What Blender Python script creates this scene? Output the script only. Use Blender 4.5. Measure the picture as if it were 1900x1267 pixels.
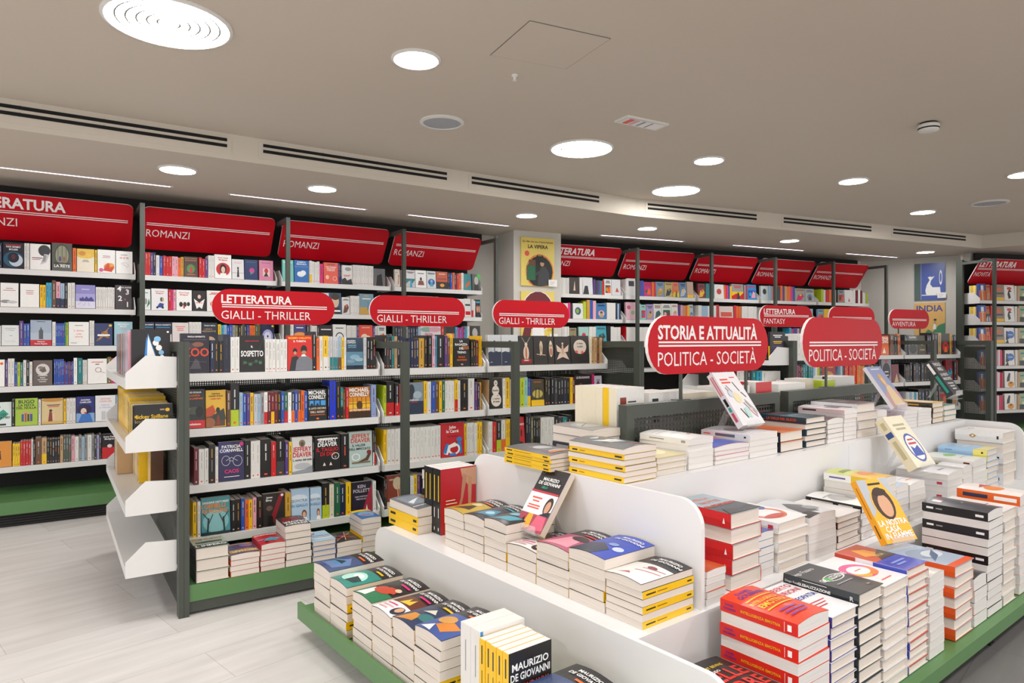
import bpy, math, random
from mathutils import Matrix, Vector
random.seed(7)
SC = bpy.context.scene
for _o in list(bpy.data.objects):
    bpy.data.objects.remove(_o)

# ------------------------------------------------------------------ camera, world, exposure
CAMZ, FPX, CX, HY = 1.35, 1900 * 24 / 36.0, 950.0, 631.0
cam = bpy.data.objects.new('camera', bpy.data.cameras.new('camera'))
SC.collection.objects.link(cam)
cam.location = (0, 0, CAMZ)
cam.rotation_euler = (math.pi / 2, 0, 0)
cam.data.sensor_width = 36
cam.data.lens = 24
cam.data.shift_y = -(633.5 - HY) / 1900
cam.data.clip_start = 0.02
SC.camera = cam
SC.view_settings.view_transform = 'Standard'
SC.view_settings.look = 'None'
SC.view_settings.gamma = 1
SC.view_settings.use_curve_mapping = False
SC.view_settings.exposure = 0.4
W = bpy.data.worlds.new('world')
SC.world = W
W.use_nodes = True
W.node_tree.nodes['Background'].inputs[0].default_value = (1.0, 0.985, 0.97, 1)
W.node_tree.nodes['Background'].inputs[1].default_value = 1.0
LAMP_W = 9.0          # watts of one recessed downlight
BIG_W = 18.0           # watts of one large downlight

# the rest of the shop, behind and beside the camera, has the same rows of downlights
def down_lamp(x, y, z, watts, r):
    l = bpy.data.lights.new('downlight_beam', 'AREA')
    l.shape = 'DISK'
    l.size = r * 2
    l.energy = watts
    l.color = (1.0, 0.985, 0.96)
    l.spread = math.radians(165)
    o = bpy.data.objects.new('downlight_beam', l)
    o.location = (x, y, z)
    SC.collection.objects.link(o)
    return o

# ------------------------------------------------------------------ geometry of the room, metres, camera at x = y = 0
D1, D2, DC, D3 = 34.0, 25.1, 38.5, 15.0      # headings of long wall, bent wall, display table, end wall


def rot(d):
    a = math.radians(d)
    return math.cos(a), math.sin(a)


def P(d, u, n, z=0.0):                        # a point along (u) and across (n) a heading
    c, s = rot(d)
    return Vector((u * c - n * s, u * s + n * c, z))


def on_z(px, py, z):                          # where the sight line of a photo point meets the height z
    d = FPX * (CAMZ - z) / (py - HY)
    return Vector(((px - CX) / FPX * d, d, z))


def u_at(d, n, px):                           # place along a heading's line n = const
    r = (px - CX) / FPX
    c, s = rot(d)
    return n * (s + r * c) / (c - r * s)


def n_at(d, u, px):
    r = (px - CX) / FPX
    c, s = rot(d)
    return u * (c - r * s) / (s + r * c)


def z_at(d, u, n, py):
    return CAMZ - (py - HY) / FPX * P(d, u, n).y


# ------------------------------------------------------------------ colours and materials
def lin(c):
    return tuple((x / 255 / 12.92) if x / 255 <= 0.04045 else ((x / 255 + 0.055) / 1.055) ** 2.4 for x in c)


PAL = {'w': ('white', (232, 230, 227)), 'k': ('black', (30, 29, 31)), 'n': ('navy', (33, 43, 76)), 'b': ('blue', (38, 84, 180)),
       'l': ('pale blue', (158, 190, 216)), 'c': ('sky blue', (58, 168, 204)), 't': ('teal', (28, 128, 134)), 'g': ('green', (36, 104, 70)),
       'e': ('lime', (186, 208, 40)), 'y': ('yellow', (246, 198, 22)), 'o': ('orange', (238, 108, 34)), 'r': ('red', (206, 30, 38)),
       'm': ('magenta', (226, 40, 124)), 'p': ('pink', (236, 172, 188)), 'v': ('purple', (92, 62, 134)), 'u': ('brown', (108, 72, 52)),
       'a': ('tan', (196, 160, 116)), 's': ('grey', (152, 152, 154)), 'd': ('charcoal', (62, 63, 68)), 'f': ('cream', (236, 226, 202)),
       'h': ('maroon', (112, 26, 38)), 'z': ('olive', (122, 114, 52)), 'i': ('lilac', (172, 168, 218)), 'j': ('ochre', (206, 156, 54)),
       'q': ('mint', (150, 212, 198)), 'x': ('coral', (238, 92, 78)), 'W': ('white', (250, 249, 247)), 'G': ('grey green', (88, 100, 92)),
       'S': ('light grey', (205, 206, 210))}


def col(c):
    if c in PAL:
        return lin(PAL[c][1])
    return lin(tuple(int(c[i:i + 2], 16) for i in (0, 2, 4)))


def cname(c):
    if c in PAL:
        return PAL[c][0]
    q = [int(c[i:i + 2], 16) for i in (0, 2, 4)]
    return min(PAL.values(), key=lambda v: sum((x - y) ** 2 for x, y in zip(v[1], q)))[0]


def nt(m):
    m.use_nodes = True
    return m.node_tree, m.node_tree.nodes['Principled BSDF']


def plain(name, rgb, rough=0.5, metal=0.0, spec=0.5, grain=0.03, scale=40.0, bump=0.0):
    m = bpy.data.materials.new(name)
    t, b = nt(m)
    c = lin(rgb)
    tc = t.nodes.new('ShaderNodeTexCoord')
    nz = t.nodes.new('ShaderNodeTexNoise')
    nz.inputs['Scale'].default_value = scale
    nz.inputs['Detail'].default_value = 3
    t.links.new(tc.outputs['Object'], nz.inputs['Vector'])
    r = t.nodes.new('ShaderNodeMapRange')
    r.inputs[3].default_value = 1 - grain
    r.inputs[4].default_value = 1 + grain
    t.links.new(nz.outputs['Fac'], r.inputs[0])
    mx = t.nodes.new('ShaderNodeVectorMath')
    mx.operation = 'SCALE'
    mx.inputs[0].default_value = c
    t.links.new(r.outputs[0], mx.inputs['Scale'])
    t.links.new(mx.outputs[0], b.inputs['Base Color'])
    b.inputs['Roughness'].default_value = rough
    b.inputs['Metallic'].default_value = metal
    b.inputs['Specular IOR Level'].default_value = spec
    if bump:
        bp = t.nodes.new('ShaderNodeBump')
        bp.inputs['Strength'].default_value = bump
        bp.inputs['Distance'].default_value = 0.002
        t.links.new(nz.outputs['Fac'], bp.inputs['Height'])
        t.links.new(bp.outputs[0], b.inputs['Normal'])
    return m


def glow(name, rgb, strength):
    m = bpy.data.materials.new(name)
    t, b = nt(m)
    b.inputs['Base Color'].default_value = (*lin(rgb), 1)
    b.inputs['Emission Color'].default_value = (*lin(rgb), 1)
    b.inputs['Emission Strength'].default_value = strength
    return m


def perforated(name, rgb, axis, pitch=0.013, hole=0.58):
    m = bpy.data.materials.new(name)
    t, b = nt(m)
    b.inputs['Base Color'].default_value = (*lin(rgb), 1)
    b.inputs['Roughness'].default_value = 0.5
    tc = t.nodes.new('ShaderNodeTexCoord')
    sp = t.nodes.new('ShaderNodeSeparateXYZ')
    t.links.new(tc.outputs['Object'], sp.inputs[0])

    def hole_1d(sock):
        a = t.nodes.new('ShaderNodeMath'); a.operation = 'MULTIPLY'; a.inputs[1].default_value = 1 / pitch
        t.links.new(sock, a.inputs[0])
        f = t.nodes.new('ShaderNodeMath'); f.operation = 'FRACT'
        t.links.new(a.outputs[0], f.inputs[0])
        g = t.nodes.new('ShaderNodeMath'); g.operation = 'LESS_THAN'; g.inputs[1].default_value = hole
        t.links.new(f.outputs[0], g.inputs[0])
        return g.outputs[0]
    mu = t.nodes.new('ShaderNodeMath'); mu.operation = 'MULTIPLY'
    t.links.new(hole_1d(sp.outputs[axis]), mu.inputs[0])
    t.links.new(hole_1d(sp.outputs[2]), mu.inputs[1])
    tr = t.nodes.new('ShaderNodeBsdfTransparent')
    ms = t.nodes.new('ShaderNodeMixShader')
    t.links.new(mu.outputs[0], ms.inputs[0])
    t.links.new(b.outputs[0], ms.inputs[1])
    t.links.new(tr.outputs[0], ms.inputs[2])
    t.links.new(ms.outputs[0], t.nodes['Material Output'].inputs[0])
    return m


def printed(name, rough, spec, coat=0.0):      # printed card: the ink is the mesh's own colour attribute
    m = bpy.data.materials.new(name)
    t, b = nt(m)
    at = t.nodes.new('ShaderNodeAttribute')
    at.attribute_name = 'ink'
    tc = t.nodes.new('ShaderNodeTexCoord')
    nz = t.nodes.new('ShaderNodeTexNoise')
    nz.inputs['Scale'].default_value = 60
    t.links.new(tc.outputs['Object'], nz.inputs['Vector'])
    r = t.nodes.new('ShaderNodeMapRange')
    r.inputs[3].default_value = 0.95
    r.inputs[4].default_value = 1.04
    t.links.new(nz.outputs['Fac'], r.inputs[0])
    mx = t.nodes.new('ShaderNodeVectorMath')
    mx.operation = 'SCALE'
    t.links.new(at.outputs['Color'], mx.inputs[0])
    t.links.new(r.outputs[0], mx.inputs['Scale'])
    t.links.new(mx.outputs[0], b.inputs['Base Color'])
    b.inputs['Roughness'].default_value = rough
    b.inputs['Specular IOR Level'].default_value = spec
    b.inputs['Coat Weight'].default_value = coat
    b.inputs['Coat Roughness'].default_value = 0.15
    return m


def paper_edge(name, rgb):
    m = bpy.data.materials.new(name)
    t, b = nt(m)
    tc = t.nodes.new('ShaderNodeTexCoord')
    mp = t.nodes.new('ShaderNodeMapping')
    mp.inputs['Scale'].default_value = (6, 6, 700)
    nz = t.nodes.new('ShaderNodeTexNoise')
    nz.inputs['Scale'].default_value = 1
    nz.inputs['Detail'].default_value = 2
    t.links.new(tc.outputs['Object'], mp.inputs[0])
    t.links.new(mp.outputs[0], nz.inputs['Vector'])
    r = t.nodes.new('ShaderNodeMapRange')
    r.inputs[1].default_value = 0.3
    r.inputs[2].default_value = 0.7
    r.inputs[3].default_value = 0.9
    r.inputs[4].default_value = 1.05
    t.links.new(nz.outputs['Fac'], r.inputs[0])
    mx = t.nodes.new('ShaderNodeVectorMath')
    mx.operation = 'SCALE'
    mx.inputs[0].default_value = lin(rgb)
    t.links.new(r.outputs[0], mx.inputs['Scale'])
    t.links.new(mx.outputs[0], b.inputs['Base Color'])
    b.inputs['Roughness'].default_value = 0.85
    b.inputs['Specular IOR Level'].default_value = 0.2
    return m


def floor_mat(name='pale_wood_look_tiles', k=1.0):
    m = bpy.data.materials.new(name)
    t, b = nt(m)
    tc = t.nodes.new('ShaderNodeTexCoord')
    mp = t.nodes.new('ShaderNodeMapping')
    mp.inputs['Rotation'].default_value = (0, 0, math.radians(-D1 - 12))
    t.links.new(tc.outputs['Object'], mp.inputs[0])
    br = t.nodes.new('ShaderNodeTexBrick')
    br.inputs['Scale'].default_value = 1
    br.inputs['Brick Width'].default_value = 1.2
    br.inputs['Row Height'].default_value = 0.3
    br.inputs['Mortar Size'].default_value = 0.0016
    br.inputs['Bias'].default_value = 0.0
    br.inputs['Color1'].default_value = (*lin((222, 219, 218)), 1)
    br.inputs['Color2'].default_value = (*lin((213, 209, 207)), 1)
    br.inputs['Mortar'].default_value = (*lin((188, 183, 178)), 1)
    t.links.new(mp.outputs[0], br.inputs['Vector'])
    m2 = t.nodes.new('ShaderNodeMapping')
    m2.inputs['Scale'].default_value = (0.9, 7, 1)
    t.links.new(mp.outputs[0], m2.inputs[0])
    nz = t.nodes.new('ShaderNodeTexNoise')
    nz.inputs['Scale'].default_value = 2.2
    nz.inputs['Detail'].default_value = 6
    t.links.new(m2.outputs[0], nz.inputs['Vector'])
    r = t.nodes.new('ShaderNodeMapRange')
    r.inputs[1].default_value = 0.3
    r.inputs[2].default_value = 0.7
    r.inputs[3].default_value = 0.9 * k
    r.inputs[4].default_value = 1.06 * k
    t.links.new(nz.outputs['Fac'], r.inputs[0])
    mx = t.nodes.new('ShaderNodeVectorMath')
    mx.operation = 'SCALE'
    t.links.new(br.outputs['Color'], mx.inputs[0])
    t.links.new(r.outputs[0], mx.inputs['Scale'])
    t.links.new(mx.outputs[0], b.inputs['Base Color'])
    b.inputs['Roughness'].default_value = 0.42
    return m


MT = {
    'ceiling': plain('greige_ceiling_paint', (206, 195, 182), 0.9, spec=0.2, grain=0.01, scale=3),
    'bulkhead': plain('greige_bulkhead_paint', (212, 204, 192), 0.9, spec=0.2, grain=0.01, scale=3),
    'wall': plain('off_white_wall_paint', (214, 211, 204), 0.85, spec=0.2, grain=0.015, scale=6),
    'dark': plain('dark_back_panel', (26, 26, 25), 0.7, grain=0.05),
    'metal': plain('grey_green_powder_coat', (70, 76, 69), 0.45, grain=0.04, scale=300),
    'white': plain('white_powder_coat', (230, 229, 228), 0.35, grain=0.012, scale=200),
    'laminate': plain('white_laminate', (233, 232, 233), 0.28, grain=0.01, scale=5),
    'green': plain('green_laminate', (90, 134, 82), 0.38, grain=0.03, scale=20),
    'rib': plain('black_ribbed_rubber', (34, 33, 32), 0.6, grain=0.1),
    'red': plain('red_sign_board', (192, 0, 24), 0.5, spec=0.3, grain=0.01),
    'signwhite': plain('white_sign_ink', (244, 236, 236), 0.5, grain=0.0),
    'slot': plain('black_vent_slot', (12, 12, 12), 0.8, grain=0.0),
    'trim': plain('white_lamp_trim', (228, 226, 222), 0.4, grain=0.0),
    'grille': plain('grey_speaker_mesh', (168, 172, 178), 0.6, grain=0.12, scale=900),
    'lamp': glow('lamp_diffuser', (255, 253, 250), LAMP_W / 0.15),
    'lamp_big': glow('large_lamp_diffuser', (255, 253, 250), BIG_W / 0.68),
    'ring': plain('lamp_ring_line', (150, 146, 140), 0.5, grain=0.0),
    'strip': glow('led_strip_diffuser', (240, 228, 255), 5.0),
    'perf_u': perforated('perforated_steel_long', (62, 66, 60), 0),
    'perf_n': perforated('perforated_steel_end', (62, 66, 60), 1),
    'perf_big': perforated('perforated_steel_table', (66, 70, 64), 0, 0.026, 0.55),
    'ink': printed('printed_paper_cover', 0.33, 0.5, 0.15),
    'page': paper_edge('cream_page_edges', (228, 218, 209)),
    'pagew': paper_edge('white_page_edges', (230, 226, 223)),
    'floor': floor_mat(),
    'floor_grey': floor_mat('darker_wood_look_tiles', 0.24),
}
_ac = bpy.data.materials.new('clear_acrylic')
_t, _b = nt(_ac)
_b.inputs['Base Color'].default_value = (0.9, 0.92, 0.94, 1)
_b.inputs['Roughness'].default_value = 0.08
_b.inputs['Alpha'].default_value = 0.22
MT['acrylic'] = _ac


# ------------------------------------------------------------------ mesh helpers
class MB:
    """Collects faces; each face has a material slot and an ink colour."""
    def __init__(s):
        s.v, s.f, s.c, s.m = [], [], [], []

    def face(s, pts, c=(1, 1, 1), m=0):
        b = len(s.v)
        s.v += [tuple(p) for p in pts]
        s.f.append(tuple(range(b, b + len(pts))))
        s.c.append(c)
        s.m.append(m)

    def mesh(s, vs, fs, c=(1, 1, 1), m=0):
        b = len(s.v)
        s.v += [tuple(p) for p in vs]
        for q in fs:
            s.f.append(tuple(b + i for i in q))
            s.c.append(c)
            s.m.append(m)

    def box(s, x0, y0, z0, x1, y1, z1, c=(1, 1, 1), m=0):
        vs = [(x0, y0, z0), (x1, y0, z0), (x1, y1, z0), (x0, y1, z0), (x0, y0, z1), (x1, y0, z1), (x1, y1, z1), (x0, y1, z1)]
        s.mesh(vs, [(0, 3, 2, 1), (4, 5, 6, 7), (0, 1, 5, 4), (1, 2, 6, 5), (2, 3, 7, 6), (3, 0, 4, 7)], c, m)

    def prism(s, prof, axis, a, b, c=(1, 1, 1), m=0, mcap=None, ccap=None):
        """Extrude a closed outline from a to b along axis (0 x, 1 y, 2 z)."""
        n = len(prof)

        def at(p, t):
            if axis == 0:
                return (t, p[0], p[1])
            if axis == 1:
                return (p[0], t, p[1])
            return (p[0], p[1], t)
        vs = [at(p, a) for p in prof] + [at(p, b) for p in prof]
        area = sum(prof[i][0] * prof[(i + 1) % n][1] - prof[(i + 1) % n][0] * prof[i][1] for i in range(n))
        ccw = (area > 0) != (axis == 1)
        sides = [(i, (i + 1) % n, n + (i + 1) % n, n + i) for i in range(n)]
        caps = [tuple(reversed(range(n))), tuple(range(n, 2 * n))]
        if not ccw:
            sides = [tuple(reversed(q)) for q in sides]
            caps = [tuple(reversed(q)) for q in caps]
        bse = len(s.v)
        s.v += vs
        for q in sides:
            s.f.append(tuple(bse + i for i in q)); s.c.append(c); s.m.append(m)
        for q in caps:
            s.f.append(tuple(bse + i for i in q)); s.c.append(ccap or c); s.m.append(m if mcap is None else mcap)

    def build(s, name, mats, parent=None, matrix=None, smooth=False):
        me = bpy.data.meshes.new(name)
        me.from_pydata(s.v, [], s.f)
        for mt in (mats if isinstance(mats, (list, tuple)) else [mats]):
            me.materials.append(mt)
        if any(s.m):
            me.polygons.foreach_set('material_index', s.m)
        if MT['ink'] in list(me.materials):
            at = me.color_attributes.new('ink', 'FLOAT_COLOR', 'CORNER')
            flat = []
            for q, c in zip(s.f, s.c):
                flat += [c[0], c[1], c[2], 1.0] * len(q)
            at.data.foreach_set('color', flat)
        if smooth:
            me.polygons.foreach_set('use_smooth', [True] * len(me.polygons))
        me.update()
        o = bpy.data.objects.new(name, me)
        SC.collection.objects.link(o)
        if parent is not None:
            o.parent = parent
        if matrix is not None:
            o.matrix_local = matrix
        return o


SEEN = {}


def tag(o, label, cat, group=None):
    k = label.lower()
    if k in SEEN:
        print('SAME LABEL', label)
    SEEN[k] = 1
    o['label'] = label
    o['category'] = cat
    if group:
        o['group'] = group
    n = len(label.replace('-', ' ').split())
    if len(label.split()) > 16 or n < 4:
        print('LABEL LENGTH', label)
    return o


def struct(o):
    o['kind'] = 'structure'
    return o


def thing(name, d, u, n, z, label, cat, group=None):
    o = bpy.data.objects.new(name, None)
    SC.collection.objects.link(o)
    o.matrix_world = Matrix.Translation(P(d, u, n, z)) @ Matrix.Rotation(math.radians(d), 4, 'Z')
    return tag(o, label, cat, group)


def frame_matrix(d, u, n, z):
    return Matrix.Translation(P(d, u, n, z)) @ Matrix.Rotation(math.radians(d), 4, 'Z')


_TXT = {}


def text_shape(txt, bold=0.0):
    """Flat letters: (points, faces, width) with capitals one unit high."""
    k = (txt, bold)
    if k not in _TXT:
        cu = bpy.data.curves.new('t', 'FONT')
        cu.body = txt
        cu.size = 1.0
        cu.resolution_u = 2
        cu.offset = bold
        o = bpy.data.objects.new('t', cu)
        me = o.to_mesh()
        vs = [(v.co.x, v.co.y) for v in me.vertices]
        fs = [tuple(p.vertices) for p in me.polygons]
        o.to_mesh_clear()
        bpy.data.objects.remove(o)
        bpy.data.curves.remove(cu)
        if vs:
            x0 = min(v[0] for v in vs)
            x1 = max(v[0] for v in vs)
        else:
            x0, x1 = 0, 0.01
        k0 = 1 / 0.682
        _TXT[k] = ([((x - x0) * k0, y * k0) for x, y in vs], fs, (x1 - x0) * k0)
    return _TXT[k]


def put_text(mb, txt, x, y, h, c, m, to3, align='c', maxw=None, bold=0.0, squeeze=1.0):
    """Letters of cap height h with the base line at y; to3 maps (x, y) to a 3D point."""
    vs, fs, w = text_shape(txt, bold)
    sx = h * squeeze
    if maxw and w * sx > maxw:
        sx = maxw / w
    ox = x - (w * sx / 2 if align == 'c' else (w * sx if align == 'r' else 0))
    mb.mesh([to3(ox + vx * sx, y + vy * h) for vx, vy in vs], fs, c, m)


def draw(mb, art, w, h, to3, m=0, clip=True):
    """Flat printed shapes on a w x h sheet; to3(x, y, layer)."""
    layer = 0
    for it in art.split('|'):
        if not it:
            continue
        layer += 1
        a = it.split(',')
        k = a[0]
        L = layer
        f3 = lambda x, y: to3(min(max(x, 0), w) if clip else x, min(max(y, 0), h) if clip else y, L)
        if k in 'TB':
            x, y, hh = float(a[1]) * w, float(a[2]) * h, float(a[3]) * h
            al = 'c'
            if a[4].startswith('<'):
                al = 'l'
                a[4] = a[4][1:]
            put_text(mb, ','.join(a[5:]), x, y, hh, col(a[4]), m, f3, al, 0.92 * w if al == 'c' else 0.96 * w - x, 0.025 if k == 'B' else 0.0)
        elif k == 'R':
            x0, y0, x1, y1 = [float(q) for q in a[1:5]]
            mb.face([f3(x0 * w, y0 * h), f3(x1 * w, y0 * h), f3(x1 * w, y1 * h), f3(x0 * w, y1 * h)], col(a[5]), m)
        elif k == 'E':
            cx, cy, rx, ry = [float(q) for q in a[1:5]]
            mb.face([f3((cx + rx * math.cos(t * math.pi / 9)) * w, (cy + ry * math.sin(t * math.pi / 9)) * h) for t in range(18)], col(a[5]), m)
        elif k == 'O':
            cx, cy, rx, ry, th = [float(q) for q in a[1:6]]
            N = 22
            for t in range(N):
                q = []
                for tt, kk in ((t, 1), (t + 1, 1), (t + 1, 1 - th), (t, 1 - th)):
                    q.append(f3((cx + rx * kk * math.cos(tt * 2 * math.pi / N)) * w, (cy + ry * kk * math.sin(tt * 2 * math.pi / N)) * h))
                mb.face(q[::1], col(a[6]), m)
        elif k == 'P':
            xs = [float(q) for q in a[2:]]
            pts = [(xs[i] * w, xs[i + 1] * h) for i in range(0, len(xs), 2)]
            ar = sum(pts[i][0] * pts[(i + 1) % len(pts)][1] - pts[(i + 1) % len(pts)][0] * pts[i][1] for i in range(len(pts)))
            if ar < 0:
                pts.reverse()
            mb.face([f3(*p) for p in pts], col(a[1]), m)
        elif k == 'L':
            x0, y0, x1, y1, th = float(a[1]) * w, float(a[2]) * h, float(a[3]) * w, float(a[4]) * h, float(a[5]) * w
            dx, dy = x1 - x0, y1 - y0
            q = math.hypot(dx, dy) or 1
            nx, ny = -dy / q * th / 2, dx / q * th / 2
            mb.face([f3(x0 - nx, y0 - ny), f3(x1 - nx, y1 - ny), f3(x1 + nx, y1 + ny), f3(x0 + nx, y0 + ny)], col(a[6]), m)


ORD = ['first', 'second', 'third', 'fourth', 'fifth', 'sixth', 'seventh', 'eighth', 'ninth', 'tenth', 'eleventh', 'twelfth', 'thirteenth', 'fourteenth',
       'fifteenth', 'sixteenth', 'seventeenth', 'eighteenth', 'nineteenth']
ORD += ['twentieth'] + ['twenty-' + o for o in ORD[:9]] + ['thirtieth'] + ['thirty-' + o for o in ORD[:9]] + ['fortieth'] + ['forty-' + o for o in ORD[:9]]

# ------------------------------------------------------------------ the room
ZC, ZS = 2.743, 2.57                     # main ceiling and the lower soffit over the shelves
BEND = Vector((1.22, 6.72, 0))
FARC = Vector((6.24, 9.07, 0))
NB1, NB2 = 4.89, BEND.x * -rot(D2)[1] + BEND.y * rot(D2)[0]
LEFT = P(D1, -2.4, NB1)
FARR = FARC + Vector((0.733, -0.68, 0)) * 4.5
LINE = [LEFT, BEND, FARC, FARR]


def flat(name, pts, z, m, up=True):
    mb = MB()
    p = [(q[0], q[1], z) for q in pts]
    mb.face(p if up else p[::-1])
    return struct(mb.build(name, MT[m]))


flat('floor', [(-9, -5), (14, -5), (14, 15), (-9, 15)], 0.0, 'floor')
flat('floor_aisle', [P(DC, 1.35, 1.5), P(DC, 1.35, -1.6), P(DC, 9.0, -1.6), P(DC, 9.0, 1.2), P(DC, 5.35, 1.5)], 0.003, 'floor_grey')  # same tile pattern with its colour scaled darker over this zone
flat('ceiling', [(LEFT.x, LEFT.y), (BEND.x, BEND.y), (FARC.x, FARC.y), (FARR.x, FARR.y), (9.6, -1.5), (2.0, -3.5), (-6.5, -1.5)], ZC, 'ceiling', False)
flat('ceiling_soffit', [(-7, 2), (LEFT.x, LEFT.y), (BEND.x, BEND.y), (FARC.x, FARC.y), (FARR.x, FARR.y), (13, 6), (13, 14), (-7, 14)], ZS, 'ceiling', False)
mb = MB()
for a, b in zip(LINE, LINE[1:]):
    mb.face([(a.x, a.y, ZS), (b.x, b.y, ZS), (b.x, b.y, ZC), (a.x, a.y, ZC)])
struct(mb.build('trim_1', MT['bulkhead']))

NW1, NW2, NW3 = 6.76, 7.26, 7.58         # planes of the walls behind the shelves
NL1, NL2, NL3 = 6.35, 6.88, 7.25         # planes of the shelf lips


def wall(name, a, b, m='wall', z0=0.0, z1=ZS):
    mb = MB()
    d = (b - a).normalized()
    nn = Vector((-d.y, d.x, 0)) * 0.12
    q = [a, b, b + nn, a + nn]
    mb.prism([(p.x, p.y) for p in q], 2, z0, z1)
    return struct(mb.build(name, MT[m]))


wall('wall_left', P(D1, -1.5, NW1), P(D1, 4.6, NW1))
wall('wall_back', P(D2, 3.2, NW2), P(D2, 9.35, NW2))
wall('wall_end', Vector((4.97, 11.04, 0)), Vector((6.43, 9.80, 0)))
wall('wall_right', P(D3, 8.68, NW3), P(D3, 13.2, NW3))
# square column between the two runs of shelves
C1, C2 = Vector((0.018, 7.56, 0)), Vector((0.56, 7.815, 0))
mb = MB()
back = Vector((-0.4242, 0.9056, 0)) * 0.6
mb.prism([(p.x, p.y) for p in (C1, C2, C2 + back, C1 + back)], 2, 0, ZS)
struct(mb.build('wall_column', MT['wall']))

# ------------------------------------------------------------------ things in the ceiling
LAMPBEAMS = []


def downlight(px, py, z, rx, label, grp, rings=False, watts=None):
    p = on_z(px, py, z)
    r = rx * p.y / FPX
    o = bpy.data.objects.new('downlight', None)
    SC.collection.objects.link(o)
    o.location = (p.x, p.y, z)
    tag(o, label, 'ceiling light', grp)
    N = 40
    mb = MB()
    ro, ri = r, r * (0.93 if rings else 0.86)
    prof = [(ro, 0.0), (ro, -0.006), (ri + 0.004, -0.012), (ri, -0.004)]
    for i in range(N):
        a0, a1 = 2 * math.pi * i / N, 2 * math.pi * (i + 1) / N
        for (r0, z0), (r1, z1) in zip(prof, prof[1:]):
            mb.face([(r0 * math.cos(a0), r0 * math.sin(a0), z0), (r0 * math.cos(a1), r0 * math.sin(a1), z0), (r1 * math.cos(a1), r1 * math.sin(a1), z1), (r1 * math.cos(a0), r1 * math.sin(a0), z1)])
    mb.build('rim', MT['trim'], o)
    mb = MB()
    mb.face([(ri * math.cos(2 * math.pi * i / N), -ri * math.sin(2 * math.pi * i / N), -0.003) for i in range(N)])
    if rings:
        for k in range(1, 6):
            rr = ri * k / 6
            for i in range(N):
                a0, a1 = 2 * math.pi * i / N, 2 * math.pi * (i + 1) / N
                mb.face([((rr + q) * math.cos(a), (rr + q) * math.sin(a), -0.005) for a, q in ((a0, 0.008), (a1, 0.008), (a1, 0), (a0, 0))], m=1)
    mb.build('diffuser', [MT['lamp_big' if rings else 'lamp'], MT['ring']], o)


G1L, G2L, G3L = 'large ringed downlights in the main ceiling', 'small downlights in the main ceiling', 'small downlights in the lowered strip'
downlight(313, 42, ZC, 111, 'large round ceiling light with concentric rings, nearest of the big ones', G1L, True)
downlight(1079, 275, ZC, 59, 'large round ceiling light with rings, just before the third air slot', G1L, True)
downlight(1254, 353, ZC, 45, 'large round ceiling light with rings, close to the fourth air slot', G1L, True)
downlight(1905, 322, ZC, 30, 'large round ceiling light cut off by the edge beyond the smoke detector', G1L, True)
downlight(772, 109, ZC, 46, 'small bright round ceiling light before the round speaker', G2L)
downlight(1315, 297, ZC, 29, 'small round ceiling light beyond the emergency light panel', G2L)
downlight(1583, 335, ZC, 27, 'small round ceiling light halfway between emergency panel and bulkhead end', G2L)
downlight(1712, 393, ZC, 22, 'small round ceiling light nearest the corner of the bulkhead', G2L)
for (px, py, rx), lb in zip([(330, 314, 34), (598, 349, 28), (977, 399, 21), (1201, 423, 19), (1465, 446, 18), (1717, 467, 16)],
                            ['first', 'second', 'third', 'fourth', 'fifth', 'sixth']):
    downlight(px, py, ZS, rx, 'small round light in the lowered ceiling over shelves, %s from the left' % lb, G3L)
for x, y, w in [(-2.6, 0.6, BIG_W), (1.2, 0.4, BIG_W), (3.2, 1.8, BIG_W), (5.2, 3.4, BIG_W), (-0.6, -1.2, BIG_W), (2.4, -0.9, BIG_W), (4.6, 0.9, LAMP_W), (6.6, 4.6, LAMP_W), (-3.6, 2.2, LAMP_W), (0.2, 1.7, LAMP_W), (2.2, 3.0, LAMP_W)]:
    down_lamp(x, y, ZC - 0.02, w, 0.16)

for i, (x0, y0, x1, y1) in enumerate([(-60, 303, 316, 346), (429, 359, 676, 389), (758, 398, 943, 419), (1115, 436, 1267, 447.5), (1363, 454, 1487, 465), (1567, 470.5, 1668, 477)]):
    a, b = on_z(x0, y0, ZS), on_z(x1, y1, ZS)
    d = D1 if i < 3 else D2
    c = (a + b) / 2
    L = (b - a).length / 2
    o = bpy.data.objects.new('linear_light', None)
    SC.collection.objects.link(o)
    o.matrix_world = Matrix.Translation((c.x, c.y, ZS)) @ Matrix.Rotation(math.radians(d), 4, 'Z')
    tag(o, 'thin white LED line light in the lowered ceiling, %s along the shelves' % ORD[i], 'line light', 'LED line lights over the wall shelves')
    mb = MB()
    for s in (-1, 1):
        mb.box(-L - 0.02, s * 0.016 - 0.004, -0.004, L + 0.02, s * 0.016 + 0.004, 0.0)
        mb.box(s * L - 0.02 if s < 0 else L, -0.012, -0.004, -L if s < 0 else L + 0.02, 0.012, 0.0)
    mb.build('frame', MT['trim'], o)
    mb = MB()
    mb.box(-L, -0.012, -0.002, L, 0.012, 0.0)
    mb.build('diffuser', MT['strip'], o)

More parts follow.
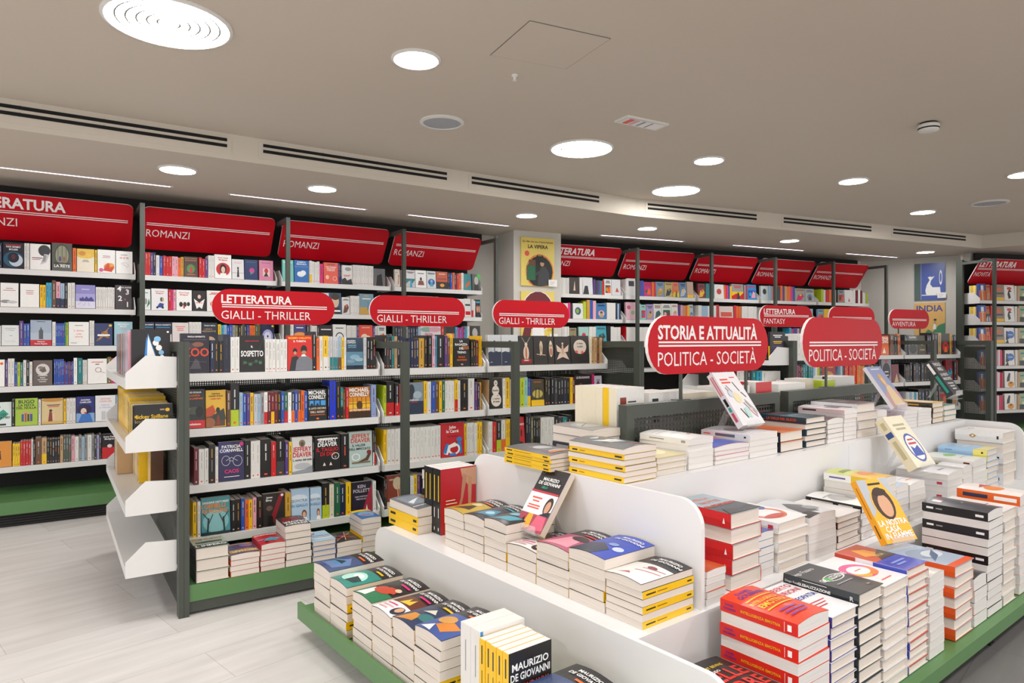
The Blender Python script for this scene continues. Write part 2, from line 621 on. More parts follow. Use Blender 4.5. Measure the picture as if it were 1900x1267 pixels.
# air slots in the bulkhead
for i, (d, nb, x0, x1) in enumerate([(D1, NB1, -140, 421), (D1, NB1, 488, 828.6), (D1, NB1, 874.8, 1110.9), (D2, NB2, 1201.5, 1403.2), (D2, NB2, 1453.6, 1616), (D2, NB2, 1656.8, 1791)]):
    u0, u1 = u_at(d, nb, x0), u_at(d, nb, x1)
    o = thing('air_vent', d, u0, nb, ZS, 'slim double-slot air grille in the bulkhead, %s from the left' % ORD[i], 'air vent', 'slot grilles along the bulkhead')
    mb = MB()
    L = u1 - u0
    mb.box(-0.03, -0.004, 0.035, L + 0.03, 0.0, 0.155)
    mb.build('face_plate', MT['bulkhead'], o)
    for k, z in enumerate((0.078, 0.118)):
        mb = MB()
        mb.box(0, -0.007, z, L, -0.004, z + 0.021)
        for q in range(1, int(L / 0.42)):
            mb.box(q * 0.42, -0.0085, z - 0.001, q * 0.42 + 0.006, -0.007, z + 0.022)
        mb.build('slot', MT['slot'], o)


def round_fit(name, px, py, rx, label, cat, grp=None):
    p = on_z(px, py, ZC)
    r = rx * p.y / FPX
    o = bpy.data.objects.new(name, None)
    SC.collection.objects.link(o)
    o.location = (p.x, p.y, ZC)
    tag(o, label, cat, grp)
    return o, r


def disc(mb, r, z, m=0, N=32):
    mb.face([(r * math.cos(2 * math.pi * i / N), -r * math.sin(2 * math.pi * i / N), z) for i in range(N)], m=m)


def lathe(mb, prof, N=32, m=0):
    for i in range(N):
        a0, a1 = 2 * math.pi * i / N, 2 * math.pi * (i + 1) / N
        for (r0, z0), (r1, z1) in zip(prof, prof[1:]):
            mb.face([(r0 * math.cos(a0), r0 * math.sin(a0), z0), (r0 * math.cos(a1), r0 * math.sin(a1), z0), (r1 * math.cos(a1), r1 * math.sin(a1), z1), (r1 * math.cos(a0), r1 * math.sin(a0), z1)], m=m)


for px, py, rx, lb in [(820, 226, 41, 'round grey ceiling speaker beyond the small bright downlight'), (1836, 376, 31, 'round grey ceiling speaker near the bulkhead corner')]:
    o, r = round_fit('ceiling_speaker', px, py, rx, lb, 'speaker', 'round speakers in the ceiling')
    mb = MB(); lathe(mb, [(r, 0), (r, -0.008), (r * 0.86, -0.014), (r * 0.85, -0.006)]); mb.build('rim', MT['trim'], o)
    mb = MB(); lathe(mb, [(r * 0.86, -0.008), (r * 0.4, -0.013), (0.001, -0.014)]); mb.build('speaker_mesh', MT['grille'], o)
o, r = round_fit('smoke_detector', 1723, 228, 18, 'small white smoke detector with a dark slit on the ceiling', 'smoke detector')
mb = MB(); lathe(mb, [(r * 0.8, 0), (r * 0.8, -0.012)]); mb.build('base_ring', MT['slot'], o)
mb = MB(); lathe(mb, [(r * 0.9, -0.010), (r, -0.018), (r * 0.92, -0.052), (r * 0.5, -0.060), (0.001, -0.061)])
mb.build('housing', MT['trim'], o)
mb = MB(); lathe(mb, [(r * 0.985, -0.034), (r * 0.965, -0.042)], 32); mb.build('slit', MT['slot'], o)
o, r = round_fit('sprinkler_head', 955, 139, 6, 'tiny round sprinkler cap on the ceiling beside the access hatch', 'sprinkler')
mb = MB(); lathe(mb, [(r, 0), (r, -0.006), (r * 0.5, -0.010), (r * 0.4, -0.028), (r * 0.7, -0.030), (0.001, -0.032)]); mb.build('cap', MT['trim'], o)
# emergency light: a flat clear box with the lamp gear showing
o = thing('emergency_light', 0, 0, 0, 0, 'flat rectangular emergency light panel set in the ceiling', 'emergency light')
pp = [on_z(x, y, ZC) for x, y in ((1143, 222), (1175, 214), (1236, 231), (1208, 238))]
ce = sum(pp, Vector()) / 4
o.matrix_world = Matrix.Translation(ce) @ Matrix.Rotation(math.radians(D1 - 4), 4, 'Z')
mb = MB(); mb.box(-0.17, -0.065, -0.012, 0.17, 0.065, 0); mb.build('housing', MT['trim'], o)
mb = MB()
mb.face([(-0.15, -0.05, -0.0135), (-0.15, 0.05, -0.0135), (0.15, 0.05, -0.0135), (0.15, -0.05, -0.0135)], col('W'))
for x0, x1, c in ((-0.13, -0.09, 'x'), (-0.08, -0.05, 'p'), (-0.02, 0.0, 's'), (0.05, 0.06, 'd')):
    mb.face([(x0, -0.045, -0.0145), (x0, 0.045, -0.0145), (x1, 0.045, -0.0145), (x1, -0.045, -0.0145)], col(c))
mb.build('lens', MT['ink'], o)
# access hatch: a flush panel with a hairline joint
qq = [on_z(x, y, ZC) for x, y in ((909, 102), (983, 37.5), (1134, 71), (1050, 128))]
ce = sum(qq, Vector()) / 4
o = bpy.data.objects.new('ceiling_hatch', None)
SC.collection.objects.link(o)
o.location = (ce.x, ce.y, ZC)
tag(o, 'flush square access hatch outlined by a hairline joint in the ceiling', 'access hatch')
mb = MB()
q2 = [q - ce for q in qq]
mb.face([(q.x, q.y, -0.0012) for q in q2][::-1])
mb.build('hatch_joint', plain('hatch_joint_grey', (120, 112, 103), 0.9, grain=0), o)
mb = MB()
mb.face([(q.x * 0.985, q.y * 0.985, -0.002) for q in q2][::-1])
mb.build('hatch_panel', MT['ceiling'], o)


# ------------------------------------------------------------------ shelving
def bracket_prof(d, h=0.15, dirn=1):
    return [(0, 0), (0, h * 0.45), (d * 0.3, h), (d, h), (d, 0)]


def shelf_part(root, u0, u1, n, z, depth, brackets=True, sign=1, lip=0.042):
    """A white shelf: board with a folded front lip and a chamfered side bracket at each end."""
    mb = MB()
    s = sign
    prof = [(n, z), (n, z + lip), (n + s * depth, z + lip), (n + s * depth, z + lip - 0.018), (n + s * 0.018, z + lip - 0.018), (n + s * 0.018, z)]
    mb.prism(prof, 0, u0, u1)
    sh = mb.build('shelf', MT['white'], root)
    if brackets:
        for u in (u0, u1):
            b = MB()
            a = u if u == u0 else u - 0.004
            b.prism([(n + s * x, z + y) for x, y in bracket_prof(depth)], 0, a - 0.003, a + 0.005)
            b.build('side_bracket', MT['white'], sh)
    return sh


WALLZ = [1.845, 1.556, 1.263, 0.959, 0.657, 0.356]


def portal(root, u, n_front, n_back, top, w=0.035):
    mb = MB()
    mb.box(u - w / 2, n_front, 0.02, u + w / 2, n_front + w, top)
    mb.box(u - w / 2, n_front + w, top - w, u + w / 2, n_back, top)
    return mb.build('upright_frame', MT['metal'], root)


def wall_bay(d, u0, u1, nl, nw, label, first=True, last=False, nf=None, rows=WALLZ, end_frame=False):
    t = thing('tall_bookcase', d, u0, nl, 0, label, 'bookcase', 'wall bookcases')
    L = u1 - u0
    B = nw - nl - 0.005
    mb = MB(); mb.box(0.001, B - 0.02, 0.1, L - 0.001, B, 2.45); mb.build('back_panel', MT['dark'], t)
    for z in rows:
        shelf_part(t, 0.038, L - (0.038 if last else 0.006), 0.0, z, min(0.33, B - 0.03))
    F = nf - nl
    mb = MB(); mb.box(0.038, F, 0.095, L - 0.003, B - 0.022, 0.185); mb.build('base_shelf', MT['green'], t)
    mb = MB(); mb.box(0.038, F + 0.05, 0.0, L - 0.003, B - 0.024, 0.095)
    for k in range(5):
        mb.box(0.038, F + 0.04, 0.008 + k * 0.018, L - 0.003, F + 0.05, 0.018 + k * 0.018)
    mb.build('kick_plate', MT['rib'], t)
    if first:
        portal(t, 0.0185, F, B - 0.022, 2.43)
    if last:
        portal(t, L - 0.0185, F, B - 0.022, 2.43)
    return t


NF1, NF2, NF3 = 6.08, 6.60, 6.98
UB1 = [-0.56, 0.575, 1.709, 2.824, 3.93]
for i in range(4):
    wall_bay(D1, UB1[i], UB1[i + 1], NL1, NW1, 'tall black-backed wall bookcase with white shelves, %s bay before the column' % ['farthest', 'third', 'second', 'last'][i], i > 0, i == 3, NF1)
UB2 = [3.80, 4.704, 5.813, 6.881, 7.956, 9.07]
for i in range(5):
    wall_bay(D2, UB2[i], UB2[i + 1], NL2, NW2, 'tall black-backed wall bookcase beyond the column, %s bay after it' % ORD[i], i > 0, i == 4, NF2)
UB3 = [8.43, 9.70, 11.0]
for i in range(2):
    wall_bay(D3, UB3[i], UB3[i + 1], NL3, NW3, ['wall bookcase of new titles beside the white poster wall', 'outermost wall bookcase at the far end, mostly cut off'][i], False, False, NF3)
mb = MB()
tt = thing('bookcase_end_panel', D3, 8.425, NL3, 0, 'dark grey end board of the bookcase beside the poster wall', 'end panel')
mb.box(-0.03, 0.20, 0, 0.0, 0.30, 2.45)
mb.build('end_board', MT['metal'], tt)
mb = MB(); mb.box(-0.03, -0.27, 0, 0.004, -0.235, 2.42); mb.box(-0.03, -0.235, 2.385, 0.0, 0.198, 2.42); mb.build('upright_frame', MT['metal'], tt)
# dark strip above the shelves
for nm, d, u0, u1, nw in (('trim_2', D1, -1.4, 4.1, NW1), ('trim_3', D2, 3.4, 9.2, NW2), ('trim_4', D3, 8.7, 12.5, NW3)):
    mb = MB(); mb.box(0, -0.06, 2.46, u1 - u0, -0.03, ZS - 0.005)
    struct(mb.build(nm, MT['dark'], None, frame_matrix(d, u0, nw, 0)))


# ------------------------------------------------------------------ red header signs over the wall bays
def round_rect(x0, y0, x1, y1, r, k=6):
    out = []
    for cx, cy, a in ((x1 - r, y0 + r, -90), (x1 - r, y1 - r, 0), (x0 + r, y1 - r, 90), (x0 + r, y0 + r, 180)):
        for i in range(k + 1):
            t = math.radians(a + 90 * i / k)
            out.append((cx + r * math.cos(t), cy + r * math.sin(t)))
    return out


def sign_board(name, M, w, h, r, label, cat, grp, lines, text, thick=0.012):
    """A red board with white edge, a double white rule and white words. Local x right, y up, z out."""
    o = bpy.data.objects.new(name, None)
    SC.collection.objects.link(o)
    o.matrix_world = M
    tag(o, label, cat, grp)
    mb = MB()
    mb.prism(round_rect(0, 0, w, h, r), 2, -thick, 0)
    mb.m = [1] * len(mb.m)
    mb.m[-1] = 0
    mb.build('sign_plate', [MT['red'], MT['signwhite']], o)
    mb = MB()
    for (x0, y0, x1, y1) in lines:
        mb.face([(x0, y0, 0.001), (x1, y0, 0.001), (x1, y1, 0.001), (x0, y1, 0.001)])
    for (tx, x, y, hh, al, bold, sq) in text:
        put_text(mb, tx, x, y, hh, (1, 1, 1), 0, lambda a, b: (a, b, 0.001), al, w - x - 0.02, bold, sq)
    mb.build('lettering', MT['signwhite'], o)
    return o


def header(d, u0, u1, nl, big, small, label):
    w = u1 - u0
    zt, zb, nt_, nb_ = 2.447, 2.125, nl - 0.02, nl + 0.20
    a, b = P(d, u0, nb_, zb), P(d, u0, nt_, zt)
    up = (b - a).normalized()
    x = Vector((*rot(d), 0))
    z = x.cross(up)
    M = Matrix((x, up, z)).transposed().to_4x4()
    M.translation = a
    h = (b - a).length
    ly = h * 0.58
    t = [(small, 0.035, ly - 0.105, 0.066, 'l', 0.0, 0.86 if big and d == D1 else 0.78)]
    if big:
        t.append((big, 0.035, ly + 0.045, 0.082, 'l', 0.03, 0.86 if d == D1 else 0.80))
    sign_board('header_sign', M, w, h, 0.05, label, 'sign', 'red header signs over the wall bookcases', [(0.035, ly, w - 0.035, ly + 0.007), (0.035, ly + 0.016, w - 0.035, ly + 0.023)], t)


for i in range(4):
    header(D1, UB1[i] + (0.048 if i else -0.06), UB1[i + 1] - (0.048 if i == 3 else 0.02), NL1, 'LETTERATURA' if i == 0 else '', 'ROMANZI',
           ['red tilted header sign reading LETTERATURA over ROMANZI, cut off by the picture edge', 'red tilted ROMANZI header sign next to the LETTERATURA one', 'red tilted ROMANZI header sign over the third bay before the column', 'red tilted ROMANZI header sign ending just before the column'][i])
for i in range(5):
    header(D2, UB2[i] + 0.048 if i else 3.66, UB2[i + 1] - (0.048 if i == 4 else 0.02), NL2, 'LETTERATURA' if i == 0 else '', 'ROMANZI',
           ['red LETTERATURA ROMANZI header sign partly hidden by the column', 'red ROMANZI header sign, first full one beyond the column', 'red ROMANZI header sign, middle one beyond the column', 'red ROMANZI header sign, last but one before the poster wall', 'red ROMANZI header sign ending at the poster wall'][i])
header(D3, 8.47, 9.67, NL3, 'LETTERATURA', 'NOVITÀ', 'red LETTERATURA NOVITÀ header sign beyond the poster wall')
header(D3, 9.76, 10.96, NL3, '', 'NOVITÀ', 'red header sign at the far end, cut off by the edge')

# ------------------------------------------------------------------ posters
def poster(name, cx0, cx1, cy0, cy1, A, B, art, base, label, card):
    """A thin board on the plane through A and B (a wall face seen between them)."""
    d = (B - A).normalized()
    nrm = Vector((d.y, -d.x, 0))

    def hit(px):
        r = (px - CX) / FPX
        # A + t d = k (r, 1)
        t = (A.x - r * A.y) / (r * d.y - d.x)
        return A + d * t
    a, b = hit(cx0), hit(cx1)
    z1 = CAMZ - (cy0 - HY) / FPX * (a.y + b.y) / 2
    z0 = CAMZ - (cy1 - HY) / FPX * (a.y + b.y) / 2
    w, h = (b - a).length, z1 - z0
    M = Matrix((d, Vector((0, 0, 1)), nrm)).transposed().to_4x4()
    M.translation = Vector((a.x, a.y, z0)) + nrm * 0.002
    o = bpy.data.objects.new(name, None)
    SC.collection.objects.link(o)
    o.matrix_world = M
    tag(o, label, 'poster', 'cover posters on the white walls')
    mb = MB()
    mb.box(0, 0, 0, w, h, 0.02, col(base))
    draw(mb, art, w, h, lambda x, y, L: (x, y, 0.02 + 0.0006 * L))
    mb.build('printed_board', MT['ink'], o)
    if card:
        mb = MB()
        x, y, cw, ch = card
        mb.box(x * w, y * h, 0.034, (x + cw) * w, (y + ch) * h, 0.037, col('W'))
        for k in range(3):
            mb.box((x + 0.04) * w, (y + ch * (0.25 + 0.2 * k)) * h, 0.0372, (x + cw * (0.55 + 0.1 * k)) * w, (y + ch * (0.29 + 0.2 * k)) * h, 0.0374, col('s'))
        mb.build('price_card', MT['ink'], o)
    return o


poster('cover_poster', 965.5, 1027, 442, 531, C1, C2,
       'B,.5,.9,.035,u,Da i libri che non ci hanno fermato|B,.5,.78,.07,k,LA VIPERA|E,.17,.67,.07,.055,x|E,.55,.3,.42,.36,x|E,.55,.3,.4,.34,y|E,.55,.3,.39,.33,k|R,.16,.12,.42,.42,g|R,.22,.42,.42,.54,u|P,d,.48,.02,.86,.02,.82,.3,.7,.42,.58,.4,.5,.2|E,.62,.47,.06,.06,a|P,k,.54,.5,.72,.48,.66,.55,.58,.55|P,d,.6,.34,.4,.26,.42,.22,.6,.26|O,.55,.62,.1,.03,.3,k',
       'f0d870', 'yellow poster titled LA VIPERA on the column, above the other one', (0.8, 0.0, 0.26, 0.14))
poster('cover_poster', 965.5, 1027, 541, 632, C1, C2,
       'E,.5,.6,.48,.42,W|E,.5,.6,.46,.4,h|R,.1,.55,.9,.75,u|P,W,.3,0,.7,0,.66,.42,.5,.5,.36,.42|E,.52,.55,.07,.07,a|P,h,.0,.0,.25,.0,.3,.25,.1,.3|B,.85,.2,.05,y,AM',
       'f0d870', 'second poster on the column, yellow with an arched dark red scene', (0.84, 0.02, 0.24, 0.12))
WE0, WE1 = Vector((5.70, 10.42, 0)), Vector((6.43, 9.80, 0))
poster('cover_poster', 1697.5, 1754, 488.5, 556.5, WE0, WE1,
       'R,0,0,.2,1,4f6660|R,.205,0,.225,1,i|P,W,.38,.16,.44,.14,.66,.14,.86,.18,.84,.34,.6,.34,.52,.42,.54,.52,.6,.58,.66,.64,.56,.62,.5,.64,.48,.62,.44,.62,.5,.54,.4,.4,.36,.26|O,.86,.6,.05,.2,.35,W|R,.24,.12,.86,.145,W',
       '4a62b4', 'blue poster of a white whale with raised tail on the white end wall', (0.76, 0.04, 0.28, 0.15))
poster('cover_poster', 1697.5, 1754, 562, 660, WE0, WE1,
       'B,.5,.84,.11,46509a,INDIA|P,3f8c66,0,0,1,0,1,.62,.8,.58,.6,.45,.45,.5,.25,.36,0,.4|E,.55,.1,.28,.3,S|E,.68,.62,.04,.05,a|P,W,.6,.5,.72,.5,.7,.6,.64,.6|E,.68,.68,.05,.02,k',
       'e8b868', 'orange and green poster titled INDIA below the whale poster', None)


# ------------------------------------------------------------------ gondola in front of the long wall
def end_frame(root, u, n0, n1, top, mesh='perf_n', w=0.06):
    mb = MB()
    lo, hi = (u - 0.014, u + 0.034) if u < 0.5 else (u - 0.034, u + 0.014)
    mb.box(lo, n0, 0.0, (lo + hi) / 2 - 0.001, n0 + w, top)
    mb.box((lo + hi) / 2 - 0.001, n0 + 0.002, 0.0, (lo + hi) / 2 + 0.001, n0 + w, top)
    mb.box((lo + hi) / 2 + 0.001, n0, 0.0, hi, n0 + w, top)
    mb.build('end_post', MT['metal'], root)
    mb = MB()
    mb.box(u - 0.014, n1 - w, 0.0, u + 0.014, n1, top)
    mb.build('end_post', MT['metal'], root)
    mb = MB()
    mb.box(u - 0.014, n0 + w, top - w * 0.8, u + 0.014, n1 - w, top)
    mb.build('top_rail', MT['metal'], root)
    mb = MB()
    mb.box(u - 0.002, n0 + w, 0.03, u + 0.002, n1 - w, top - w * 0.8)
    mb.build('perforated_end', MT[mesh], root)


G1N, G1L_, G1B = 3.64, 4.02, 5.10
G1U = [0.524, 1.714, 2.495, 3.62]
G1Z = [1.127, 0.826, 0.521, 0.235]
GTOP = 1.342


def gondola(d, us, nf, nl, nb, zs, top, label, portals):
    u0 = us[0]
    t = thing('gondola_shelf', d, u0, nf, 0, label, 'shelving unit', 'free-standing gondolas')
    L = us[-1] - u0
    F, B = nl - nf, nb - nf
    mid = (F + 0.31)
    back = B - F
    for i, u in enumerate((0.0, L)):
        end_frame(t, u, 0.0, B, top)
    mb = MB(); mb.box(0.02, mid - 0.004, 0.18, L - 0.02, mid - 0.001, top - 0.02); mb.build('back_panel', MT['perf_u'], t)
    for zb in [0.15] + [z + 0.042 for z in zs[::-1]]:  # added dark boards stand in for far-side books and darken the holes
        mb = MB(); mb.box(0.02, mid + 0.006, zb, L - 0.02, mid + 0.012, min(zb + 0.2, top - 0.03)); mb.build('added_backing', MT['dark'], t)
    for a, b in zip(us, us[1:]):
        for z in zs:
            shelf_part(t, a - u0 + 0.02, b - u0 - 0.004, F, z, 0.30)
            shelf_part(t, a - u0 + 0.02, b - u0 - 0.004, back, z, 0.30, sign=-1)
    for a, b in zip(us, us[1:]):
        mb = MB(); mb.box(a - u0 + 0.036, 0.012, 0.068, b - u0 - (0.036 if b == us[-1] else 0.0), mid - 0.01, 0.149); mb.build('base_shelf', MT['green'], t)
        mb = MB(); mb.box(a - u0 + 0.016, mid + 0.016, 0.068, b - u0 - 0.002, B - 0.012, 0.149); mb.build('base_shelf', MT['green'], t)
    mb = MB(); mb.box(0.016, 0.022, 0.012, L - 0.016, B - 0.022, 0.067); mb.build('kick_plate', MT['metal'], t)
    for u in portals:
        portal(t, u - u0, 0.0, mid, top, 0.042)
    return t


gd = gondola(D1, G1U, G1N, G1L_, G1B, G1Z, GTOP, 'long dark grey gondola of thrillers with white shelves and an end rack', [G1U[1] + 0.0, G1U[2]])
# end rack: four trays hung on the near end
for k, z in enumerate((1.118, 0.815, 0.515, 0.222)):
    mb = MB()
    u1, u0 = -0.016, -0.235
    prof = [(u0, z), (u0, z + 0.045), (u1, z + 0.045), (u1, z + 0.03), (u0 + 0.014, z + 0.03), (u0 + 0.014, z)]
    mb.prism(prof, 1, 0.06, 1.40)
    sh = mb.build('end_tray', MT['white'], gd)
    for n in (0.052, 1.40):
        b = MB()
        b.prism([(u0, z), (u0, z + 0.075), (u0 + 0.085, z + 0.158), (u1, z + 0.15), (u1, z)], 1, n, n + 0.008)
        b.build('side_plate', MT['white'], sh)
        b = MB(); b.box(u1 - 0.004, n - 0.003, z + 0.01, u1 + 0.006, n + 0.011, z + 0.03); b.build('hook', MT['white'], sh)

G2N, G2L_, G2B = 4.60, 4.95, 6.0
G2U = [5.036, 6.05, 7.06, 8.05]
G2Z = [1.145, 0.846, 0.548, 0.25]
ge = gondola(D2, G2U, G2N, G2L_, G2B, G2Z, 1.345, 'dark grey gondola of fantasy and adventure books behind the display table', [6.05, 7.06])
for k, z in enumerate((1.118, 0.815, 0.515)):
    mb = MB()
    u1, u0 = -0.016, -0.26
    prof = [(u0, z), (u0, z + 0.045), (u1, z + 0.045), (u1, z + 0.03), (u0 + 0.014, z + 0.03), (u0 + 0.014, z)]
    mb.prism(prof, 1, 0.06, 1.30)
    sh = mb.build('end_tray', MT['white'], ge)
    for n in (0.052, 1.30):
        b = MB()
        b.prism([(u0, z), (u0, z + 0.075), (u0 + 0.1, z + 0.17), (u1, z + 0.16), (u1, z)], 1, n, n + 0.008)
        b.build('side_plate', MT['white'], sh)


# ------------------------------------------------------------------ pill signs on poles
def pill_sign(d, n, x0, x1, z0, z1, base_z, big, small, label, pole_us=None, pole_w=0.012):
    u0, u1 = u_at(d, n, x0), u_at(d, n, x1)
    w, h = u1 - u0, z1 - z0
    x = Vector((*rot(d), 0))
    M = Matrix((x, Vector((0, 0, 1)), x.cross(Vector((0, 0, 1))))).transposed().to_4x4()
    M.translation = P(d, u0, n, z0)
    ly = h * 0.42
    tx = [(small, w * 0.07, h * 0.12, h * 0.235, 'l', 0.0, 0.93)]
    if big:
        ly = h * 0.47
        tx = [(small, w * 0.07, h * 0.14, h * 0.235, 'l', 0.0, 0.93), (big, w * 0.07, h * 0.60, h * 0.225, 'l', 0.028, 0.92)]
    o = sign_board('pole_sign', M, w, h, h * 0.499, label, 'sign', 'red pill-shaped signs on poles', [(w * 0.075, ly, w * 0.93, ly + h * 0.03), (w * 0.075, ly + h * 0.06, w * 0.93, ly + h * 0.09)], tx, 0.018)
    for q in (pole_us or (0.24, 0.78)):
        mb = MB()
        mb.box(w * q - pole_w / 2, base_z - z0, -0.014, w * q + pole_w / 2, 0.02, -0.004)
        mb.box(w * q - 0.05, base_z - z0, -0.03, w * q + 0.05, base_z - z0 + 0.004, 0.012)
        mb.build('pole', MT['metal'], o)
    return o


pill_sign(D1, 4.375, 393, 621, 1.449, 1.660, 1.22, 'LETTERATURA', 'GIALLI - THRILLER', 'red pill sign reading LETTERATURA GIALLI - THRILLER on the thriller gondola')
pill_sign(D1, 4.375, 686, 863, 1.449, 1.660, 1.22, '', 'GIALLI - THRILLER', 'red GIALLI - THRILLER pill sign over the middle of the thriller gondola')
pill_sign(D1, 4.375, 915, 1056, 1.449, 1.660, 1.22, '', 'GIALLI - THRILLER', 'red GIALLI - THRILLER pill sign in front of the column posters')
pill_sign(D2, 5.30, 1410, 1507, 1.49, 1.715, 1.22, 'LETTERATURA', 'FANTASY', 'red LETTERATURA FANTASY pill sign behind the display table')
pill_sign(D2, 5.30, 1538, 1623, 1.49, 1.72, 1.22, '', 'HORROR', 'red HORROR pill sign half hidden by the sign in front')
pill_sign(D2, 5.30, 1650, 1724, 1.485, 1.71, 1.22, '', 'AVVENTURA', 'red AVVENTURA pill sign in front of the INDIA poster')

# ------------------------------------------------------------------ stepped display table
def T(u, n, z):
    return Vector((u, n, z))


tb = thing('display_table', DC, 1.178, 1.0, 0, 'stepped white display table with green base tray and grey grid panels on top', 'display table')
U0, N0 = 1.178, 1.0                      # everything below in table coordinates (along, across)
E0, E1, E2 = 0.0, 0.382, 0.732           # left ends of tray, first and second step
S1, S2 = 0.377, 0.72                     # right edges of the steps
LEN = 4.25
WID = 2.06
Z0, Z1, Z2 = 0.15, 0.45, 0.81


def gable(u, n0, n1, z0, z1, r=0.09, name='gable_panel'):
    pr = []
    for cy, cz, a in ((n1 - r, z1 - r, 0), (n0 + r, z1 - r, 90)):
        for i in range(9):
            t = math.radians(a + 90 * i / 8)
            pr.append((cy + r * math.cos(t), cz + r * math.sin(t)))
    pr = [(n1, z0)] + pr + [(n0, z0)]
    mb = MB()
    mb.prism(pr, 0, u, u + 0.018)
    return mb.build(name, MT['laminate'], tb)


# green tray: floor board and four upstands
mb = MB()
t_ = 0.016
mb.box(0, 0, 0.075, LEN, WID, 0.128)
mb.box(0, 0, 0.128, t_, WID, Z0)
mb.box(LEN - t_, 0, 0.128, LEN, WID, Z0)
mb.box(t_, 0, 0.128, LEN - t_, 0.006, 0.130)
mb.build('base_tray', MT['green'], tb)
mb = MB()
mb.box(0.15, 0.07, 0.0, LEN - 0.15, WID - 0.07, 0.075)
for k in range(4):
    mb.box(0.15, 0.06, 0.006 + k * 0.017, LEN - 0.15, 0.07, 0.015 + k * 0.017)
mb.build('kick_plate', MT['rib'], tb)
for u in (0.9, 2.35, 3.6):
    mb = MB(); mb.box(u, 0.045, 0.0, u + 0.03, 0.062, 0.07); mb.box(u - 0.01, 0.04, 0, u + 0.04, 0.06, 0.01); mb.build('foot', MT['rib'], tb)
gable(E1, 0.03, WID - 0.02, 0.129, Z1)
gable(E2, S1 + 0.01, WID - 0.36, Z1 - 0.02, Z2)
gable(4.14, S1 + 0.01, WID - 0.36, Z1 - 0.02, Z2)
gable(LEN - 0.04, 0.03, WID - 0.02, 0.129, Z1)
SEAM = 2.47
for a, b in ((E1 + 0.018, SEAM), (SEAM + 0.002, LEN - 0.04)):
    mb = MB(); mb.box(a, S1, 0.129, b, S1 + 0.018, Z1 - 0.02); mb.build('step_riser', MT['laminate'], tb)
    mb = MB(); mb.box(a, WID - S1 - 0.018, 0.129, b, WID - S1, Z1 - 0.02); mb.build('step_riser', MT['laminate'], tb)
mb = MB()
mb.prism([(E1 + 0.018, S1), (LEN - 0.04, S1), (LEN - 0.04, WID - S1), (E2, WID - S1), (E2, WID - 0.1), (E1 + 0.018, WID - 0.1)][::1], 2, Z1 - 0.02, Z1 - 0.002)
mb.build('step_board', MT['laminate'], tb)
for a, b in ((E2 + 0.018, SEAM), (SEAM + 0.002, 4.14)):
    mb = MB(); mb.box(a, S2, Z1 - 0.002, b, S2 + 0.018, Z2 - 0.02); mb.build('step_riser', MT['laminate'], tb)
    mb = MB(); mb.box(a, WID - S2 - 0.018, Z1 - 0.002, b, WID - S2, Z2 - 0.02); mb.build('step_riser', MT['laminate'], tb)
mb = MB(); mb.box(E2 + 0.018, S2, Z2 - 0.02, 4.14, WID - S2, Z2 - 0.002); mb.build('top_board', MT['laminate'], tb)


# grid panels along the middle of the top
for i, (xa, xb) in enumerate(((1163, 1447), (1463, 1646))):
    u0, u1 = u_at(DC, 2.06, xa), u_at(DC, 2.06, xb)
    g = thing('grid_panel', DC, u0, 2.06, Z2 - 0.0015, ['grey perforated divider panel under the STORIA sign on the table top', 'grey perforated divider panel under the POLITICA - SOCIETÀ sign'][i], 'divider panel', 'grid dividers on the display table')
    L = u1 - u0
    H = 0.25
    mb = MB()
    mb.box(0, 0, 0, 0.05, 0.05, H); mb.box(L - 0.05, 0, 0, L, 0.05, H); mb.box(0.05, 0, H - 0.06, L - 0.05, 0.05, H); mb.box(0.05, 0, 0, L - 0.05, 0.05, 0.03)
    mb.build('frame', MT['metal'], g)
    mb = MB(); mb.box(0.05, 0.02, 0.03, L - 0.05, 0.023, H - 0.06); mb.build('perforated_sheet', MT['perf_big'], g)
pill_sign(DC, 2.09, 1202, 1425, 1.186, 1.468, 1.058, 'STORIA E ATTUALITÀ', 'POLITICA - SOCIETÀ', 'largest red pill sign, reading STORIA E ATTUALITÀ over POLITICA - SOCIETÀ', (0.25, 0.80), 0.016)
pill_sign(DC, 2.09, 1489, 1637, 1.185, 1.490, 1.058, '', 'POLITICA - SOCIETÀ', 'red pill sign reading only POLITICA - SOCIETÀ on the display table', (0.28,), 0.016)

# ------------------------------------------------------------------ books
CREAM, PWHITE = lin((232, 224, 208)), lin((236, 233, 228))


